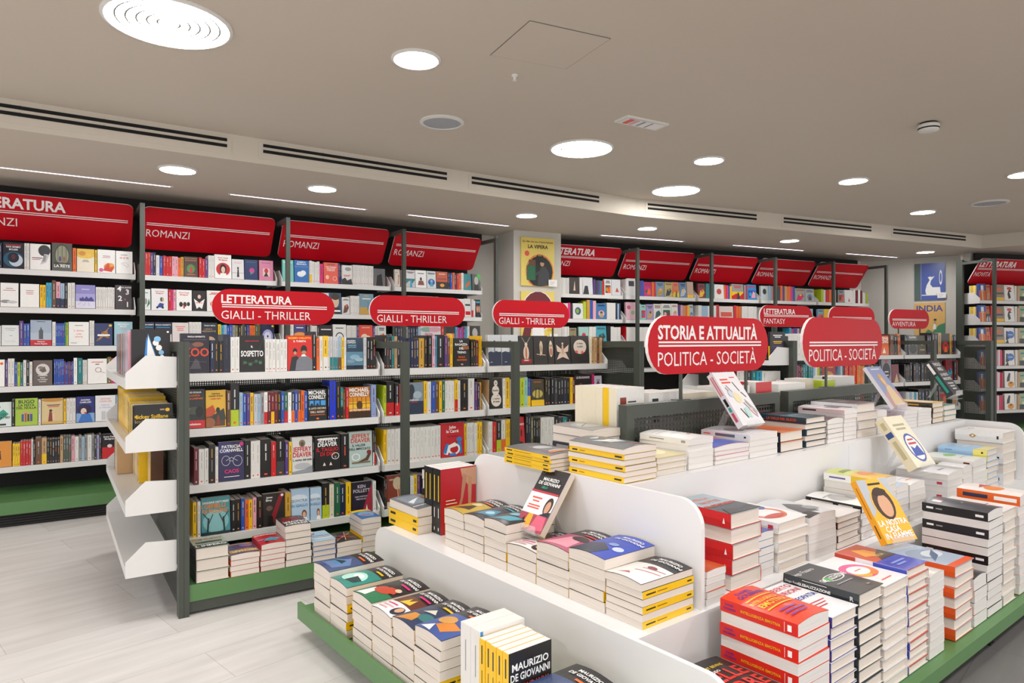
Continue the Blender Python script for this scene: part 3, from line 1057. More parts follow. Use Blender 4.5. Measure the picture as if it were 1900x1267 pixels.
def cover_mesh(Wd, L, T, front, spine, backc, art, sart, hard, bulge, band=None):
    """An open book cover lying flat: spine along y at x = 0, front up."""
    mb = MB()
    c = 0.0028 if hard else 0.0012
    fc, sc, bc = col(front), col(spine), col(backc)
    inner = lin((236, 230, 220))
    n = 6 if bulge else 1

    def top(x):
        return T + bulge * math.sin(math.pi * min(max(x / Wd, 0), 1)) if bulge else T
    xs = [Wd * i / n for i in range(n + 1)]
    bow = 0.003 if hard else 0.0
    prof = [((0.0, 0.0), bc), ((Wd, 0.0), bc), ((Wd, c), inner), ((c, c), inner), ((c, T - c), inner)]
    prof += [((x, top(x) - c), inner) for x in xs[1:-1]] + [((Wd, T - c), fc)]
    prof += [((x, top(x)), fc) for x in reversed(xs)]
    prof[-1] = ((0.0, T), sc)
    if bow:
        prof.append(((-bow, T * 0.5), sc))
    m = len(prof)
    vs = [(p[0], 0.0, p[1]) for p, _ in prof] + [(p[0], L, p[1]) for p, _ in prof]
    b = len(mb.v)
    mb.v += vs
    for i in range(m):
        j = (i + 1) % m
        mb.f.append((b + i, b + m + i, b + m + j, b + j)[::-1]); mb.c.append(prof[i][1]); mb.m.append(0)
    # the two thin end faces, as strips so that they stay inside the outline
    k = n - 1
    for off, rev in ((0, False), (m, True)):
        quads = [(0, 1, 2, 3), (0, 3, 4, m - 1 - (1 if bow else 0))]
        ti = [4] + list(range(5, 5 + k)) + [5 + k]
        to = [m - 1 - (1 if bow else 0) - q for q in range(len(ti))]
        quads += [(ti[q], ti[q + 1], to[q + 1], to[q]) for q in range(len(ti) - 1)]
        for qi, q in enumerate(quads):
            q = tuple(b + off + i for i in q)
            mb.f.append(q[::-1] if rev else q); mb.c.append(sc if qi == 1 else (bc if qi == 0 else fc)); mb.m.append(0)
    if art:
        if bulge:
            draw_bent(mb, art, Wd, L, top)
        else:
            draw(mb, art, Wd, L, lambda x, y, l: (x, y, T + 0.00025 * l))
    if sart:
        draw(mb, sart, L, T, lambda x, y, l: (-0.0004 * l - bow * 1.05, L - x, y))
    return mb, c


def draw_bent(mb, art, Wd, L, top):
    a = len(mb.f)
    draw(mb, art, Wd, L, lambda x, y, l: (x, y, top(x) + 0.0004 * l))
    # big flat shapes over a bent cover are cut into strips so that they follow it
    keep, add = [], []
    for i in range(a, len(mb.f)):
        q = mb.f[i]
        pts = [mb.v[k] for k in q]
        wx = max(p[0] for p in pts) - min(p[0] for p in pts)
        if wx > Wd * 0.2:
            add.append((pts, mb.c[i]))
            keep.append(i)
    for i in reversed(keep):
        del mb.f[i]; del mb.c[i]; del mb.m[i]
    N = 8
    for pts, cc in add:
        lift = min(p[2] - top(p[0]) for p in pts)
        for s in range(N):
            lo, hi = Wd * s / N, Wd * (s + 1) / N
            q = clipx(clipx(pts, lo, 1), hi, -1)
            if len(q) >= 3:
                mb.face([(p[0], p[1], top(p[0]) + lift) for p in q], cc, 0)


def clipx(pts, x, sg):
    out = []
    for i in range(len(pts)):
        p, q = pts[i], pts[(i + 1) % len(pts)]
        a, b = sg * (p[0] - x), sg * (q[0] - x)
        if a >= 0:
            out.append(p)
        if (a >= 0) != (b >= 0):
            t = a / (a - b)
            out.append(tuple(p[k] + (q[k] - p[k]) * t for k in range(3)))
    return out


def page_mesh(mb, Wd, L, T, c, hard, bulge, colr=(1, 1, 1), m=0):
    e = 0.006 if hard else 0.0008
    n = 6 if bulge else 1
    x0, x1 = c * 1.02, Wd - e
    xs = [x0 + (x1 - x0) * i / n for i in range(n + 1)]
    z1 = lambda x: T - c * 1.05 + (bulge * math.sin(math.pi * x / Wd) if bulge else 0)
    vs, fs = [], []
    for y in (e, L - e):
        for x in xs:
            vs += [(x, y, c * 1.05), (x, y, z1(x))]
    q = 2 * (n + 1)
    for i in range(n):
        a = 2 * i
        fs += [(a, a + 2, a + 3, a + 1), (q + a, q + a + 1, q + a + 3, q + a + 2), (a + 1, a + 3, q + a + 3, q + a + 1), (a, q + a, q + a + 2, a + 2)]
    fs += [(0, 1, q + 1, q), (2 * n, q + 2 * n, q + 2 * n + 1, 2 * n + 1)]
    mb.mesh(vs, fs, colr, m)


_BK = {}


def book(name, M, Wd, L, T, front, spine=None, back=None, art='', sart='', hard=False, bulge=0.0, page='page', label='', cat='book', grp=None, split=True):
    spine = spine or front
    back = back or spine
    key = (round(Wd, 4), round(L, 4), round(T, 4), front, spine, back, art, sart, hard, round(bulge, 4), page, split)
    if key not in _BK:
        mb, c = cover_mesh(Wd, L, T, front, spine, back, art, sart, hard, bulge)
        if split:
            o = mb.build(name, MT['ink'])
            pm = MB()
            page_mesh(pm, Wd, L, T, c, hard, bulge)
            p = pm.build('page_block', MT[page], o)
        else:
            page_mesh(mb, Wd, L, T, c, hard, bulge, (1, 1, 1), 1)
            o = mb.build(name, [MT['ink'], MT[page]])
        _BK[key] = o
    else:
        src = _BK[key]
        o = src.copy()
        o.name = name
        SC.collection.objects.link(o)
        for ch in src.children:
            q = ch.copy()
            q.parent = o
            SC.collection.objects.link(q)
    o.matrix_world = M
    return tag(o, label, cat, grp)


def basis(ex, ey, ez, org):
    M = Matrix((ex, ey, ez)).transposed().to_4x4()
    M.translation = org
    return M


UP = Vector((0, 0, 1))
CROP = {'A': (180, 580, 4.524), 'B': (560, 580, 4.524), 'C': (880, 400, 3.958), 'D': (680, 780, 4.524), 'E': (180, 850, 3.5185), 'F': (1300, 420, 3.167),
        'G': (1380, 600, 4.524), 'H': (1140, 680, 5.278), 'I': (1600, 440, 6.333), 'J': (1640, 600, 7.308), 'K': (920, 700, 4.524), '1': (0, 340, 3.958), '2': (0, 640, 3.958), '3': (440, 380, 3.958), '0': (0, 0, 1)}
DARKS = set('knbvuhdGgrzt')


def spine_marks(spine, rnd, T):
    ink = ('S' if rnd.random() < 0.75 else 'j') if spine in DARKS else 's' if spine in 'wWfSl' else ('d' if rnd.random() < 0.7 else 'h')
    a = rnd.uniform(0.07, 0.14)
    b = a + rnd.uniform(0.16, 0.26)
    c2 = b + 0.05
    d2 = c2 + rnd.uniform(0.15, 0.3)
    h = 0.075 if T > 0.02 else 0.11
    if spine in 'wWfS':
        h *= 0.7
    s = 'R,%.2f,%.2f,%.2f,%.2f,%s|R,%.2f,%.2f,%.2f,%.2f,%s' % (a, .5 - h, b, .5 + h, ink, c2, .5 - h * .8, d2, .5 + h * .8, ink if rnd.random() < .6 else rnd.choice('xjsS') if spine in DARKS else ink)
    return s + '|R,.9,.35,.94,.65,%s' % rnd.choice([ink, 'x', 'o', ink])


def auto_art(base, rnd):
    dark = base in DARKS
    ink = 'W' if dark else rnd.choice('kdrn')
    out = []
    y = 0.9
    for i in range(rnd.choice((2, 2, 3))):
        w = rnd.uniform(0.25, 0.42)
        out.append('R,%.2f,%.2f,%.2f,%.2f,%s' % (.5 - w, y - .035, .5 + w, y, ink if i != 1 else rnd.choice([ink, ink, 'r' if base != 'r' else 'y'])))
        y -= 0.06
    cs = rnd.sample([c for c in 'rboytgcmaSdlpujx' if c != base], 3)
    k = rnd.randrange(4)
    if k == 0:
        out.append('E,.5,.35,%.2f,%.2f,%s|E,.5,.4,.14,.1,%s|P,%s,.3,.1,.7,.1,.6,.36,.4,.36' % (rnd.uniform(.28, .4), rnd.uniform(.18, .27), cs[0], cs[1], cs[2]))
    elif k == 1:
        out.append('R,0,0,1,.5,%s|P,%s,0,.5,0,.2,.4,.38,.7,.22,1,.44,1,.5|P,%s,.4,0,.7,0,.62,.42,.5,.46' % (cs[0], cs[1], cs[2]))
    elif k == 2:
        out.append('P,%s,.1,.05,.6,.1,.9,.4,.7,.6,.3,.5|E,.55,.48,.12,.08,%s|L,.2,.15,.8,.3,.03,%s' % (cs[0], cs[1], cs[2]))
    else:
        out.append('R,.12,.12,.88,.62,%s|E,.35,.35,.15,.14,%s|P,%s,.4,.12,.88,.12,.88,.45,.65,.56' % (cs[0], cs[1], cs[2]))
    return '|'.join(out)


COUNTS = {}


def nth(key):
    COUNTS[key] = COUNTS.get(key, 0) + 1
    return ORD[COUNTS[key] - 1]


RNDS = random.Random(11)


def row(d, nl, z, shelf, name, cat, grp, entries, split=True, dh=0.205, dep=0.14, face_t=0.03, marks=True, mass=None, cuts=None):
    """Books on one shelf, left to right. Each entry: crop, x0, x1, spec, top."""
    fdir = -Vector((-rot(d)[1], rot(d)[0], 0))          # towards the aisle
    right = UP.cross(fdir)
    nf = nl + 0.012
    prev = -99
    for e in entries:
        cr, x0, x1, spec = e[:4]
        ox, oy, s = CROP[cr]
        a, b = u_at(d, nf, ox + x0 / s), u_at(d, nf, ox + x1 / s)
        for q in (cuts or ()):
            mr = 0.047 if d == D3 or nl in (NL1, NL2) else 0.03
            if a < q + mr and b > q - 0.024:
                if (a + b) / 2 < q:
                    b = q - 0.024
                else:
                    a = q + mr
        if cuts:
            a, b = max(a, cuts[0] + mr), min(b, cuts[-1] - (mr if mr > 0.04 else 0.018))
        a = max(a, prev + 0.0005)
        if b - a < 0.007:
            continue
        prev = b
        yt = oy + e[4] / s if len(e) > 4 and e[4] is not None else None
        H = z_at(d, (a + b) / 2, nf, yt) - z if yt is not None else None
        if H is not None:
            H = min(max(H, 0.13), 0.262)
        if spec.startswith('F:'):
            p = spec.split(':')
            base = p[1]
            art = p[2] if len(p) > 2 else ''
            desc = p[3] if len(p) > 3 else ''
            L = H or dh * RNDS.uniform(.97, 1.05)
            if not art:
                art = auto_art(base, RNDS)
            lean = math.radians(RNDS.uniform(2, 5))
            Wd = b - a - 0.004
            ey = (UP * math.cos(lean) - fdir * math.sin(lean))
            ez = right.cross(ey)
            org = P(d, a + 0.002, nf + 0.004 + face_t, z + 0.001) + ez * 0
            M = basis(right, ey, ez, org)
            k_ = nth((shelf, cname(base), 'F'))
            lab = desc + ', on ' + shelf if desc else '%s %s face-out cover from the left on %s' % (k_, cname(base), shelf)
            book('display_book', M, Wd, L, face_t, base, p[4] if len(p) > 4 else base, None, art, '', False, 0, 'page', lab, 'book', 'face-out books on ' + shelf, split)
            continue
        toks = spec.split(' ') if ' ' in spec or '/' in spec else [spec] if len(spec) == 6 and any(q.isdigit() for q in spec) else list(spec)
        w = (b - a) / len(toks)
        h0 = H or dh * RNDS.uniform(.94, 1.04)
        same = len(set(toks)) == 1
        for i, tk in enumerate(toks):
            sp = tk.split('/')
            hh = h0 * (RNDS.uniform(.985, 1.0) if same else RNDS.uniform(.93, 1.0) if i else 1.0)
            Tk = max(w - 0.0012, w * 0.8)
            dd = dep * RNDS.uniform(.9, 1.05)
            sart = ''
            if len(sp) > 1:
                sart = 'R,.62,0,1,1,%s|' % sp[1]
            if marks:
                sart += spine_marks(sp[0], RNDS, Tk)
            org = P(d, a + i * w + 0.0006, nf + RNDS.uniform(0, .012), z + 0.001)
            M = basis(-fdir, UP, right, org)
            if mass is not None:
                q, cc = cover_mesh(dd, hh, Tk, sp[0], sp[0], sp[0], '', sart, False, 0)
                page_mesh(q, dd, hh, Tk, cc, False, 0, (1, 1, 1), 1)
                b0 = len(mass.v)
                mass.v += [tuple(M @ Vector(v)) for v in q.v]
                mass.f += [tuple(b0 + t for t in f) for f in q.f]
                mass.c += q.c
                mass.m += q.m
                continue
            lab = '%s %s-spined %s from the left on %s' % (nth((shelf, cname(sp[0]))), cname(sp[0]), name.replace('_', ' '), shelf)
            book(name, M, dd, hh, Tk, sp[0], sp[0], None, '', sart, False, 0, 'pagew' if sp[0] in 'wl' else 'page', lab, cat, 'spine-out books on ' + shelf, split)


# ---- thriller gondola
MEN = 'R,0,0,1,1,d8281f|B,.5,.90,.055,y,MASSIMO CARLOTTO|B,.5,.81,.05,W,IL TURISTA|P,2b2c34,.06,0,.5,0,.52,.32,.36,.42,.16,.38|E,.3,.56,.09,.075,1d1a1c|E,.3,.5,.06,.05,c9987a|P,7a7c86,.3,0,1,0,1,.3,.8,.42,.5,.4,.36,.28|P,W,.54,.4,.76,.4,.7,.46,.58,.46|E,.66,.6,.13,.12,1e2228|E,.66,.52,.1,.05,b88868'
SOSP = 'B,.5,.83,.03,r,MARIO MARTONE|B,.5,.66,.055,W,IL|B,.5,.42,.15,W,SOSPETTO|L,.1,.2,.9,.3,.02,60403a|L,.1,.3,.9,.18,.015,4a3a34|E,.2,.25,.08,.04,2f6a48|E,.42,.2,.08,.04,2f7a50|E,.66,.28,.07,.04,2f6a48|E,.83,.24,.07,.04,3a8058|L,.75,.55,.95,.9,.012,50403c'
SKY = 'R,0,0,1,.55,5f8aa4|R,0,0,1,.12,1c2c3c|B,.3,.88,.04,W,MAURIZIO|B,.3,.82,.04,W,CARPIGLIO|B,.34,.74,.035,8fc8e0,PASSEGGERI|B,.34,.68,.035,8fc8e0,NOTTURNI|E,.5,.38,.3,.08,8ab0c4|E,.75,.3,.25,.06,9fbccc|E,.25,.25,.25,.06,7a9cb2'
TRENO = 'B,.5,.86,.075,W,LA|B,.5,.74,.075,W,RAGAZZA|R,.5,.6,.95,.72,a0603a|B,.5,.6,.075,W,DEL|B,.5,.46,.075,W,TRENO|B,.5,.3,.06,o,PAULA|B,.5,.2,.06,o,HAWKINS|E,.5,.07,.08,.03,a'
COLT = 'R,0,0,1,.42,25304c|P,25304c,0,.42,.2,.46,.4,.43,.6,.47,.8,.44,1,.45,1,.4,0,.4|L,.5,.4,.5,.72,.06,3c4a66|E,.5,.76,.09,.06,3c4a66|B,.5,.62,.06,25304c,IL COLTELLO|B,.22,.1,.03,W,nero'
BUG = 'E,.5,.4,.2,.26,e0cbb4|E,.5,.4,.06,.22,c06a50|E,.5,.7,.1,.07,e0cbb4|L,.45,.74,.2,.95,.02,e0cbb4|L,.55,.74,.8,.95,.02,e0cbb4|R,.15,.04,.85,.2,a81f26|B,.5,.13,.045,W,NESBO|B,.5,.06,.035,k,IL CACCIATORE'
BIRD = 'P,d8c0a4,.45,.3,.6,.35,.66,.65,.6,.8,.48,.82,.42,.7,.44,.5|L,.2,.36,.85,.32,.05,c8b094|E,.53,.55,.05,.12,a08868'
OWL = 'E,.5,.55,.3,.3,e0d0b0|E,.5,.45,.2,.14,c07060|E,.38,.66,.06,.05,k|E,.62,.66,.06,.05,k'
MOTH = 'P,e2c8b8,.5,.5,.1,.7,.15,.45,.45,.4|P,e2c8b8,.5,.5,.9,.7,.85,.45,.55,.4|P,e2c8b8,.3,.4,.7,.4,.9,.15,.5,.25,.1,.15|E,.5,.52,.07,.2,d0a890|E,.5,.74,.06,.04,e2c8b8'
MOON = 'E,.5,.6,.36,.26,dccdc0|B,.5,.7,.05,k,Jo Nesbo|B,.5,.58,.05,k,LA SETE|E,.3,.42,.08,.05,x|E,.62,.4,.07,.05,x'
row(D1, G1L_, 1.169, "the gondola's top shelf", 'paperback', 'paperback', 'thrillers', [
    ('A', 690, 950, 'F:241f30:B,.55,.9,.035,W,PAOLA BARBATO|R,.1,.83,.9,.85,554a50|E,.35,.68,.3,.08,4a3a44|E,.6,.72,.2,.06,8a5a44|B,.52,.42,.2,e0492a,ZOO|P,555058,.3,.1,.7,.1,.62,.3,.5,.36|L,.1,.3,.9,.27,.012,6a6a74:dark cover with big orange lettering', 178),
    ('A', 950, 985, 'n', 230), ('A', 985, 1025, 'k', 230), ('A', 1025, 1060, 'k', 235), ('A', 1060, 1120, '26283c', 182), ('A', 1122, 1198, 'ww', 205),
    ('A', 1200, 1410, 'F:k:' + SOSP + ':black cover with white block title and ivy', 195), ('A', 1412, 1597, 'wwwwww', 222),
    ('A', 1600, 1812, 'F:d8281f:' + MEN + ':red cover with two suited men seen from behind', 195),
    ('B', 92, 125, 'k', 160), ('B', 126, 150, 'o', 215), ('B', 152, 180, 'w', 200), ('B', 180, 221, 'y/w', 195), ('B', 222, 240, 'w', 200), ('B', 240, 305, 'S/t S/t S/t', 200), ('B', 306, 335, 'l/u', 205), ('B', 335, 356, 'y', 210), ('B', 357, 375, 'w', 205),
    ('B', 376, 520, 'F:2c4258:' + SKY + ':stormy blue sky cover', 213), ('B', 520, 546, 'S', 205), ('B', 548, 628, 'kkk', 205),
    ('B', 640, 848, 'k d k t a k n', 190), ('B', 849, 985, 'nknnnn', 210), ('B', 986, 1030, 'j', 215), ('B', 1031, 1094, 'kk', 190), ('B', 1095, 1140, 'p c', 190), ('B', 1141, 1200, 'k', 185), ('B', 1202, 1246, 'vu', 195), ('B', 1247, 1273, 'y', 190),
    ('B', 1275, 1418, 'F:k:' + TRENO + ':black cover with spaced white letters and glowing lights', 218), ('B', 1420, 1484, 'k k h', 225),
    ('B', 1490, 1540, 'yyyy', 195),
    ('C', 82, 205, 'F:d4d8dc:' + COLT + ':first of two pale covers with a dark treeline', 878), ('C', 206, 331, 'F:d4d8dc:' + COLT + ':second of two pale covers with a dark treeline', 878),
    ('C', 333, 440, 'F:302c2b:' + BUG + ':black cover with a pale beetle', 885), ('C', 441, 545, 'F:302c2b:' + BIRD + ':black cover with a pale bird', 885), ('C', 547, 594, 'F:302c2b:' + OWL + ':narrow black cover with a pale owl', 890),
    ('C', 596, 713, 'F:302c2b:' + MOTH + ':black cover with a pale moth', 890), ('C', 716, 850, 'F:302c2b:' + MOON + ':black cover with a pale disc', 885), ('C', 852, 866, 'f', 890), ('C', 868, 938, 'aaua', 890),
], dep=0.15, face_t=0.035, cuts=[G1U[0] + .02] + G1U[1:])
LATO = 'B,.5,.84,.12,W,MICHAEL|B,.5,.69,.12,W,CONNELLY|R,.08,.48,.3,.64,3f9ee0|R,.36,.48,.62,.64,3a90d8|R,.68,.48,.94,.64,3f9ee0|E,.2,.5,.07,.05,k|E,.5,.5,.06,.05,k|R,.05,.3,.95,.31,c06a3c|B,.5,.36,.055,f,IL LATO OSCURO|B,.5,.24,.055,f,DELL ADDIO|R,.1,.16,.9,.2,a05030|E,.5,.06,.08,.03,o'
BOSCH = 'R,0,.0,1,.66,e0901e|R,0,.3,1,.5,f4c030|R,0,0,1,.2,402a18|E,.5,.4,.14,.14,5a3a1c|L,.2,.0,.2,.66,.02,402a18|L,.4,.0,.4,.66,.02,402a18|L,.6,.0,.6,.66,.02,402a18|L,.8,.0,.8,.66,.02,402a18|L,0,.45,1,.45,.02,402a18|B,.5,.84,.12,W,MICHAEL|B,.5,.69,.12,W,CONNELLY|B,.5,.22,.05,W,LA STRATEGIA DI BOSCH'
SABB = 'R,0,.02,.95,.35,5a4436|P,c8502c,.0,.5,.35,.6,.5,.4,.3,.3,0,.28|P,3a4038,.3,.3,.9,.5,1,.2,.5,.15|E,.6,.45,.1,.08,302824|P,8a3a24,.5,.05,.72,.05,.66,.3,.56,.32|E,.15,.12,.3,.14,a0603c|B,.5,.88,.035,k,CRISTINA|B,.5,.82,.035,k,CASSAR SCALIA|B,.5,.75,.03,r,SABBIA NERA'
SNOW = 'E,.5,.84,.15,.1,e6dcd0|B,.5,.82,.05,k,Jo|E,.48,.6,.28,.16,e6dcd0|B,.48,.57,.06,k,Nesbo|E,.5,.28,.4,.22,e6dcd0|B,.5,.3,.06,k,L uomo|B,.5,.2,.06,k,di neve|E,.62,.42,.06,.02,x'
row(D1, G1L_, 0.868, "the gondola's second shelf", 'paperback', 'paperback', 'thrillers', [
    ('A', 720, 912, 'F:2c3030:R,0,0,1,.2,r|B,.5,.9,.04,W,NINO SCALIA|B,.5,.82,.04,o,LA LOGICA|B,.5,.74,.04,o,DELLA LAMPARA|E,.5,.45,.35,.1,4a5044|E,.75,.42,.18,.14,1c1c1e|E,.25,.5,.06,.03,y|B,.5,.08,.05,W,rivelazione:dark cover with a red band round the foot', 650),
    ('A', 914, 1088, 'F:e8b83c:' + SABB + ':yellow cover with a painted dusk village', 655), ('A', 1089, 1122, 'u', 655), ('A', 1124, 1196, 'k/e', 598),
    ('A', 1198, 1770, 'l b v y S l s W/r h h/y h k b g/r W n/o b u/o o b', 662),
    ('A', 1772, 1934, 'F:1d1e24:' + LATO + ':black cover with three small blue windows', 648),
    ('B', 221, 234, 'k', 620), ('B', 235, 290, '1a36c8', 572), ('B', 292, 326, 'k', 578), ('B', 327, 394, 't/k u r', 630),
    ('B', 396, 582, 'F:b8701c:' + BOSCH + ':amber cover with a barred sunset window', 628), ('B', 584, 636, '8aa0d0', 606),
    ('B', 645, 714, 'e', 612), ('B', 716, 780, 'k/r', 575), ('B', 782, 820, 'k/r', 590), ('B', 822, 900, 'r n', 605),
    ('B', 902, 1028, 'F:7f93a4:R,0,0,1,.4,26344c|E,.2,.75,.2,.2,2c3440|E,.1,.6,.2,.2,2c3440|E,.6,.6,.3,.12,a8bac6|R,.1,.36,.6,.38,r|B,.35,.42,.04,W,JOHN GOLF:grey blue cover with a soldier in mist', 590),
    ('B', 1030, 1058, 'y', 572), ('B', 1059, 1092, 'w', 580), ('B', 1093, 1122, 'b', 578), ('B', 1123, 1156, 'u', 580), ('B', 1157, 1204, 'y g', 575), ('B', 1206, 1284, 'www', 570), ('B', 1286, 1312, 'y/r', 560), ('B', 1313, 1335, 'w', 570), ('B', 1337, 1398, 'k', 558), ('B', 1400, 1454, 'w', 552), ('B', 1456, 1512, 'v n j', 585),
    ('B', 1526, 1578, 'aa', 565), ('B', 1580, 1690, 'F:k:' + SNOW + ':black cover with three stacked pale circles', 555), ('B', 1692, 1712, 'w', 550), ('B', 1713, 1752, 'y', 545), ('B', 1754, 1800, 'w k', 560),
    ('K', 165, 203, 'k', 5), ('K', 205, 242, 'e', 2), ('K', 243, 298, 'q b/y', 0),
    ('K', 300, 412, 'F:4a4434:R,0,0,1,.22,y|E,.5,.45,.4,.16,c8b45a|L,.3,.25,.4,.7,.06,k|L,.6,.25,.62,.7,.06,k|B,.5,.88,.04,o,LARS KEPLER:dark golden forest cover with a yellow foot', 20),
    ('K', 413, 626, 'kkkdkknk', 0), ('K', 627, 648, 'y', 0), ('K', 650, 668, 'h', 0),
    ('K', 670, 814, 'F:2a2024:B,.5,.86,.07,W,LE BUGIARDE|E,.35,.5,.16,.2,8a4a30|E,.35,.45,.1,.1,d8a888|E,.7,.5,.18,.2,1c1818|E,.7,.46,.1,.1,d0a080|R,.3,.0,.7,.2,W:dark cover with two long-haired women', -20),
    ('K', 816, 833, 'm', -25), ('K', 835, 900, 'F:d8d4e0:E,.5,.5,.3,.3,6a4a80|B,.5,.8,.06,k,VITE:pale cover with a violet shape', -10),
], dep=0.15, face_t=0.035, cuts=[G1U[0] + .02] + G1U[1:])
CAOS = 'R,0,0,1,1,2c2a58|R,0,.7,.5,1,34387a|B,.5,.84,.075,W,PATRICIA|B,.5,.74,.075,W,CORNWELL|O,.28,.52,.17,.13,.1,c8c8d8|O,.74,.5,.19,.14,.1,c8c8d8|L,.28,.52,.5,.6,.02,c8c8d8|L,.5,.6,.74,.5,.02,c8c8d8|L,.4,.52,.55,.5,.02,c8c8d8|B,.5,.2,.09,m,CAOS|R,.2,.1,.8,.115,W|E,.9,.93,.08,.05,m'
SOLE = 'R,0,0,1,1,dcdcda|E,.5,.82,.16,.1,8a7a66|E,.5,.8,.08,.06,5a5044|B,.5,.6,.12,c8282c,JEFFERY|B,.5,.45,.12,c8282c,DEAVER|B,.5,.34,.06,k,L uomo del sole|P,9098a0,0,.05,.6,.1,1,.2,1,.0,0,0|E,.5,.2,.4,.08,b8bcc0'
DIO = 'B,.5,.83,.11,W,JEFFERY|B,.5,.7,.11,W,DEAVER|B,.5,.56,.1,r,IL TAGLIO|B,.5,.43,.1,r,DI DIO|O,.8,.4,.15,.1,.16,W|P,s,.75,.4,.85,.4,.8,.32|R,.1,.9,.9,.93,W|P,f,.3,.14,.42,.14,.36,.24|P,f,.55,.14,.67,.14,.61,.24'
VALZ = 'R,0,0,1,1,b4c8c4|B,.5,.82,.11,c83c28,JEFFERY|B,.5,.69,.11,c83c28,DEAVER|B,.42,.58,.06,k,IL VALZER|B,.46,.48,.06,k,DELL IMPICCATO|O,.28,.28,.18,.1,.2,W|P,5a4030,.3,.12,.8,.16,.95,.36,.85,.4,.7,.24|E,.85,.4,.1,.06,8a2a28|R,.1,.1,.9,.14,806a4c'
CARRE = 'B,.5,.83,.085,W,John|B,.5,.71,.085,W,le Carré|B,.5,.58,.04,h,UN PASSATO|P,2f86d0,.62,.36,.85,.46,.9,.1,.8,.06,.72,.3|P,W,.1,.1,.3,.34,.6,.42,.66,.3,.4,.26,.26,.06|O,.55,.22,.26,.17,.3,W|P,2f86d0,.06,.12,.2,.38,.32,.4,.2,.1|E,.78,.5,.12,.07,2f86d0|P,2f86d0,.3,.03,.66,.03,.6,.1,.4,.1'
row(D1, G1L_, 0.563, "the gondola's third shelf", 'paperback', 'paperback', 'thrillers', [
    ('2', 1425, 1458, 'h', 758), ('2', 1460, 1502, 'w', 765), ('2', 1504, 1534, 'w', 760), ('2', 1535, 1580, 'k', 728), ('2', 1581, 1604, 'w', 750),
    ('2', 1606, 1798, 'F:2c2a58:' + CAOS + ':violet cover with a white bicycle and magenta title', 716),
    ('A', 1240, 1292, 'k', 1075), ('A', 1293, 1374, 'w w', 1075), ('A', 1376, 1464, 'k', 1062), ('A', 1465, 1508, 'r', 1085), ('A', 1510, 1578, 'k/d', 1055), ('A', 1580, 1610, 'v', 1080), ('A', 1611, 1636, 'y', 1085),
    ('A', 1638, 1814, 'F:dcdcda:' + SOLE + ':white cover with red block letters', 1048), ('B', 92, 108, 'k', 1060),
    ('B', 110, 330, 'F:k:' + DIO + ':black cover with white and red block letters', 1040), ('B', 332, 398, 'k', 1020),
    ('B', 400, 598, 'F:b4c8c4:' + VALZ + ':pale green cover with red letters and a pocket watch', 1003), ('B', 600, 656, 'd/w k/r', 995),
    ('B', 688, 718, 'y', 985), ('B', 720, 848, 'wwww', 975), ('B', 849, 904, 'ww', 970), ('B', 905, 1172, 'wwwwwwwww', 958),
    ('B', 1174, 1370, 'F:c8202c:' + CARRE + ':red cover with a blue and white curled figure', 930), ('B', 1371, 1390, 'y', 935), ('B', 1391, 1472, 'wwww', 925), ('B', 1473, 1520, 'yy', 915), ('B', 1522, 1560, 'b', 912),
    ('B', 1566, 1605, 'ww', 915), ('B', 1606, 1640, 'r', 920), ('B', 1641, 1680, 'k/e', 905), ('B', 1681, 1716, 'w/o', 900), ('B', 1717, 1754, 'yy', 895), ('B', 1756, 1804, 'k g', 895),
    ('K', 172, 252, 'F:c8242c:P,k,.3,0,.9,0,.8,.2,.4,.25|E,.62,.5,.08,.12,k|B,.5,.74,.06,W,ROMANZO:red cover with a small black figure', 338), ('K', 254, 300, 'k n', 310), ('K', 302, 378, 'z k k k', 335), ('K', 380, 490, 'wwww', 335), ('K', 492, 640, 'k d t k', 320),
], dep=0.15, face_t=0.035, cuts=[G1U[0] + .02] + G1U[1:])
GEM = 'R,0,0,1,1,4a9aa4|E,.5,.35,.45,.3,8cc8cc|B,.5,.84,.055,W,SANDRINE DESTOMBES|B,.42,.72,.1,f08c1e,I GEMELLI|B,.5,.58,.1,f08c1e,DI PIOLENC|L,.2,0,.25,.45,.06,1c3438|L,.25,.4,.05,.6,.03,1c3438|L,.25,.3,.4,.55,.03,1c3438|L,.8,0,.76,.45,.06,1c3438|L,.76,.4,.95,.6,.03,1c3438|L,.76,.3,.62,.55,.03,1c3438|P,1c3438,0,.0,1,.0,1,.06,0,.08'
ELL = 'R,0,0,1,1,2a2422|B,.3,.86,.055,W,James|B,.28,.77,.055,W,Ellroy|P,8a1c28,.2,.0,.45,.0,1,1,.8,1|E,.9,.92,.07,.04,W|E,.3,.55,.15,.08,6a5448|P,0f0e0e,.2,.0,.5,.0,.45,.3,.25,.34'
SIGN = 'R,0,0,1,1,b4d0ea|E,.4,.7,.5,.12,dce8f2|B,.45,.6,.075,6a82a0,SIGNORA|B,.45,.45,.075,6a82a0,IN GIALLO|E,.7,.22,.14,.12,8a4a2c|E,.7,.2,.09,.08,e8b898|P,W,.52,0,.9,0,.82,.12,.6,.12'
KEN = 'R,0,0,1,1,241c30|B,.5,.8,.1,c8c0c8,KEN|B,.5,.66,.1,c8c0c8,FOLLETT|B,.5,.5,.045,c8c0c8,UNA FORTUNA|B,.5,.42,.045,c8c0c8,PERICOLOSA|P,a02840,.5,.0,1,.0,1,.9,.8,.6|P,W,.68,.05,.78,.05,.74,.25'
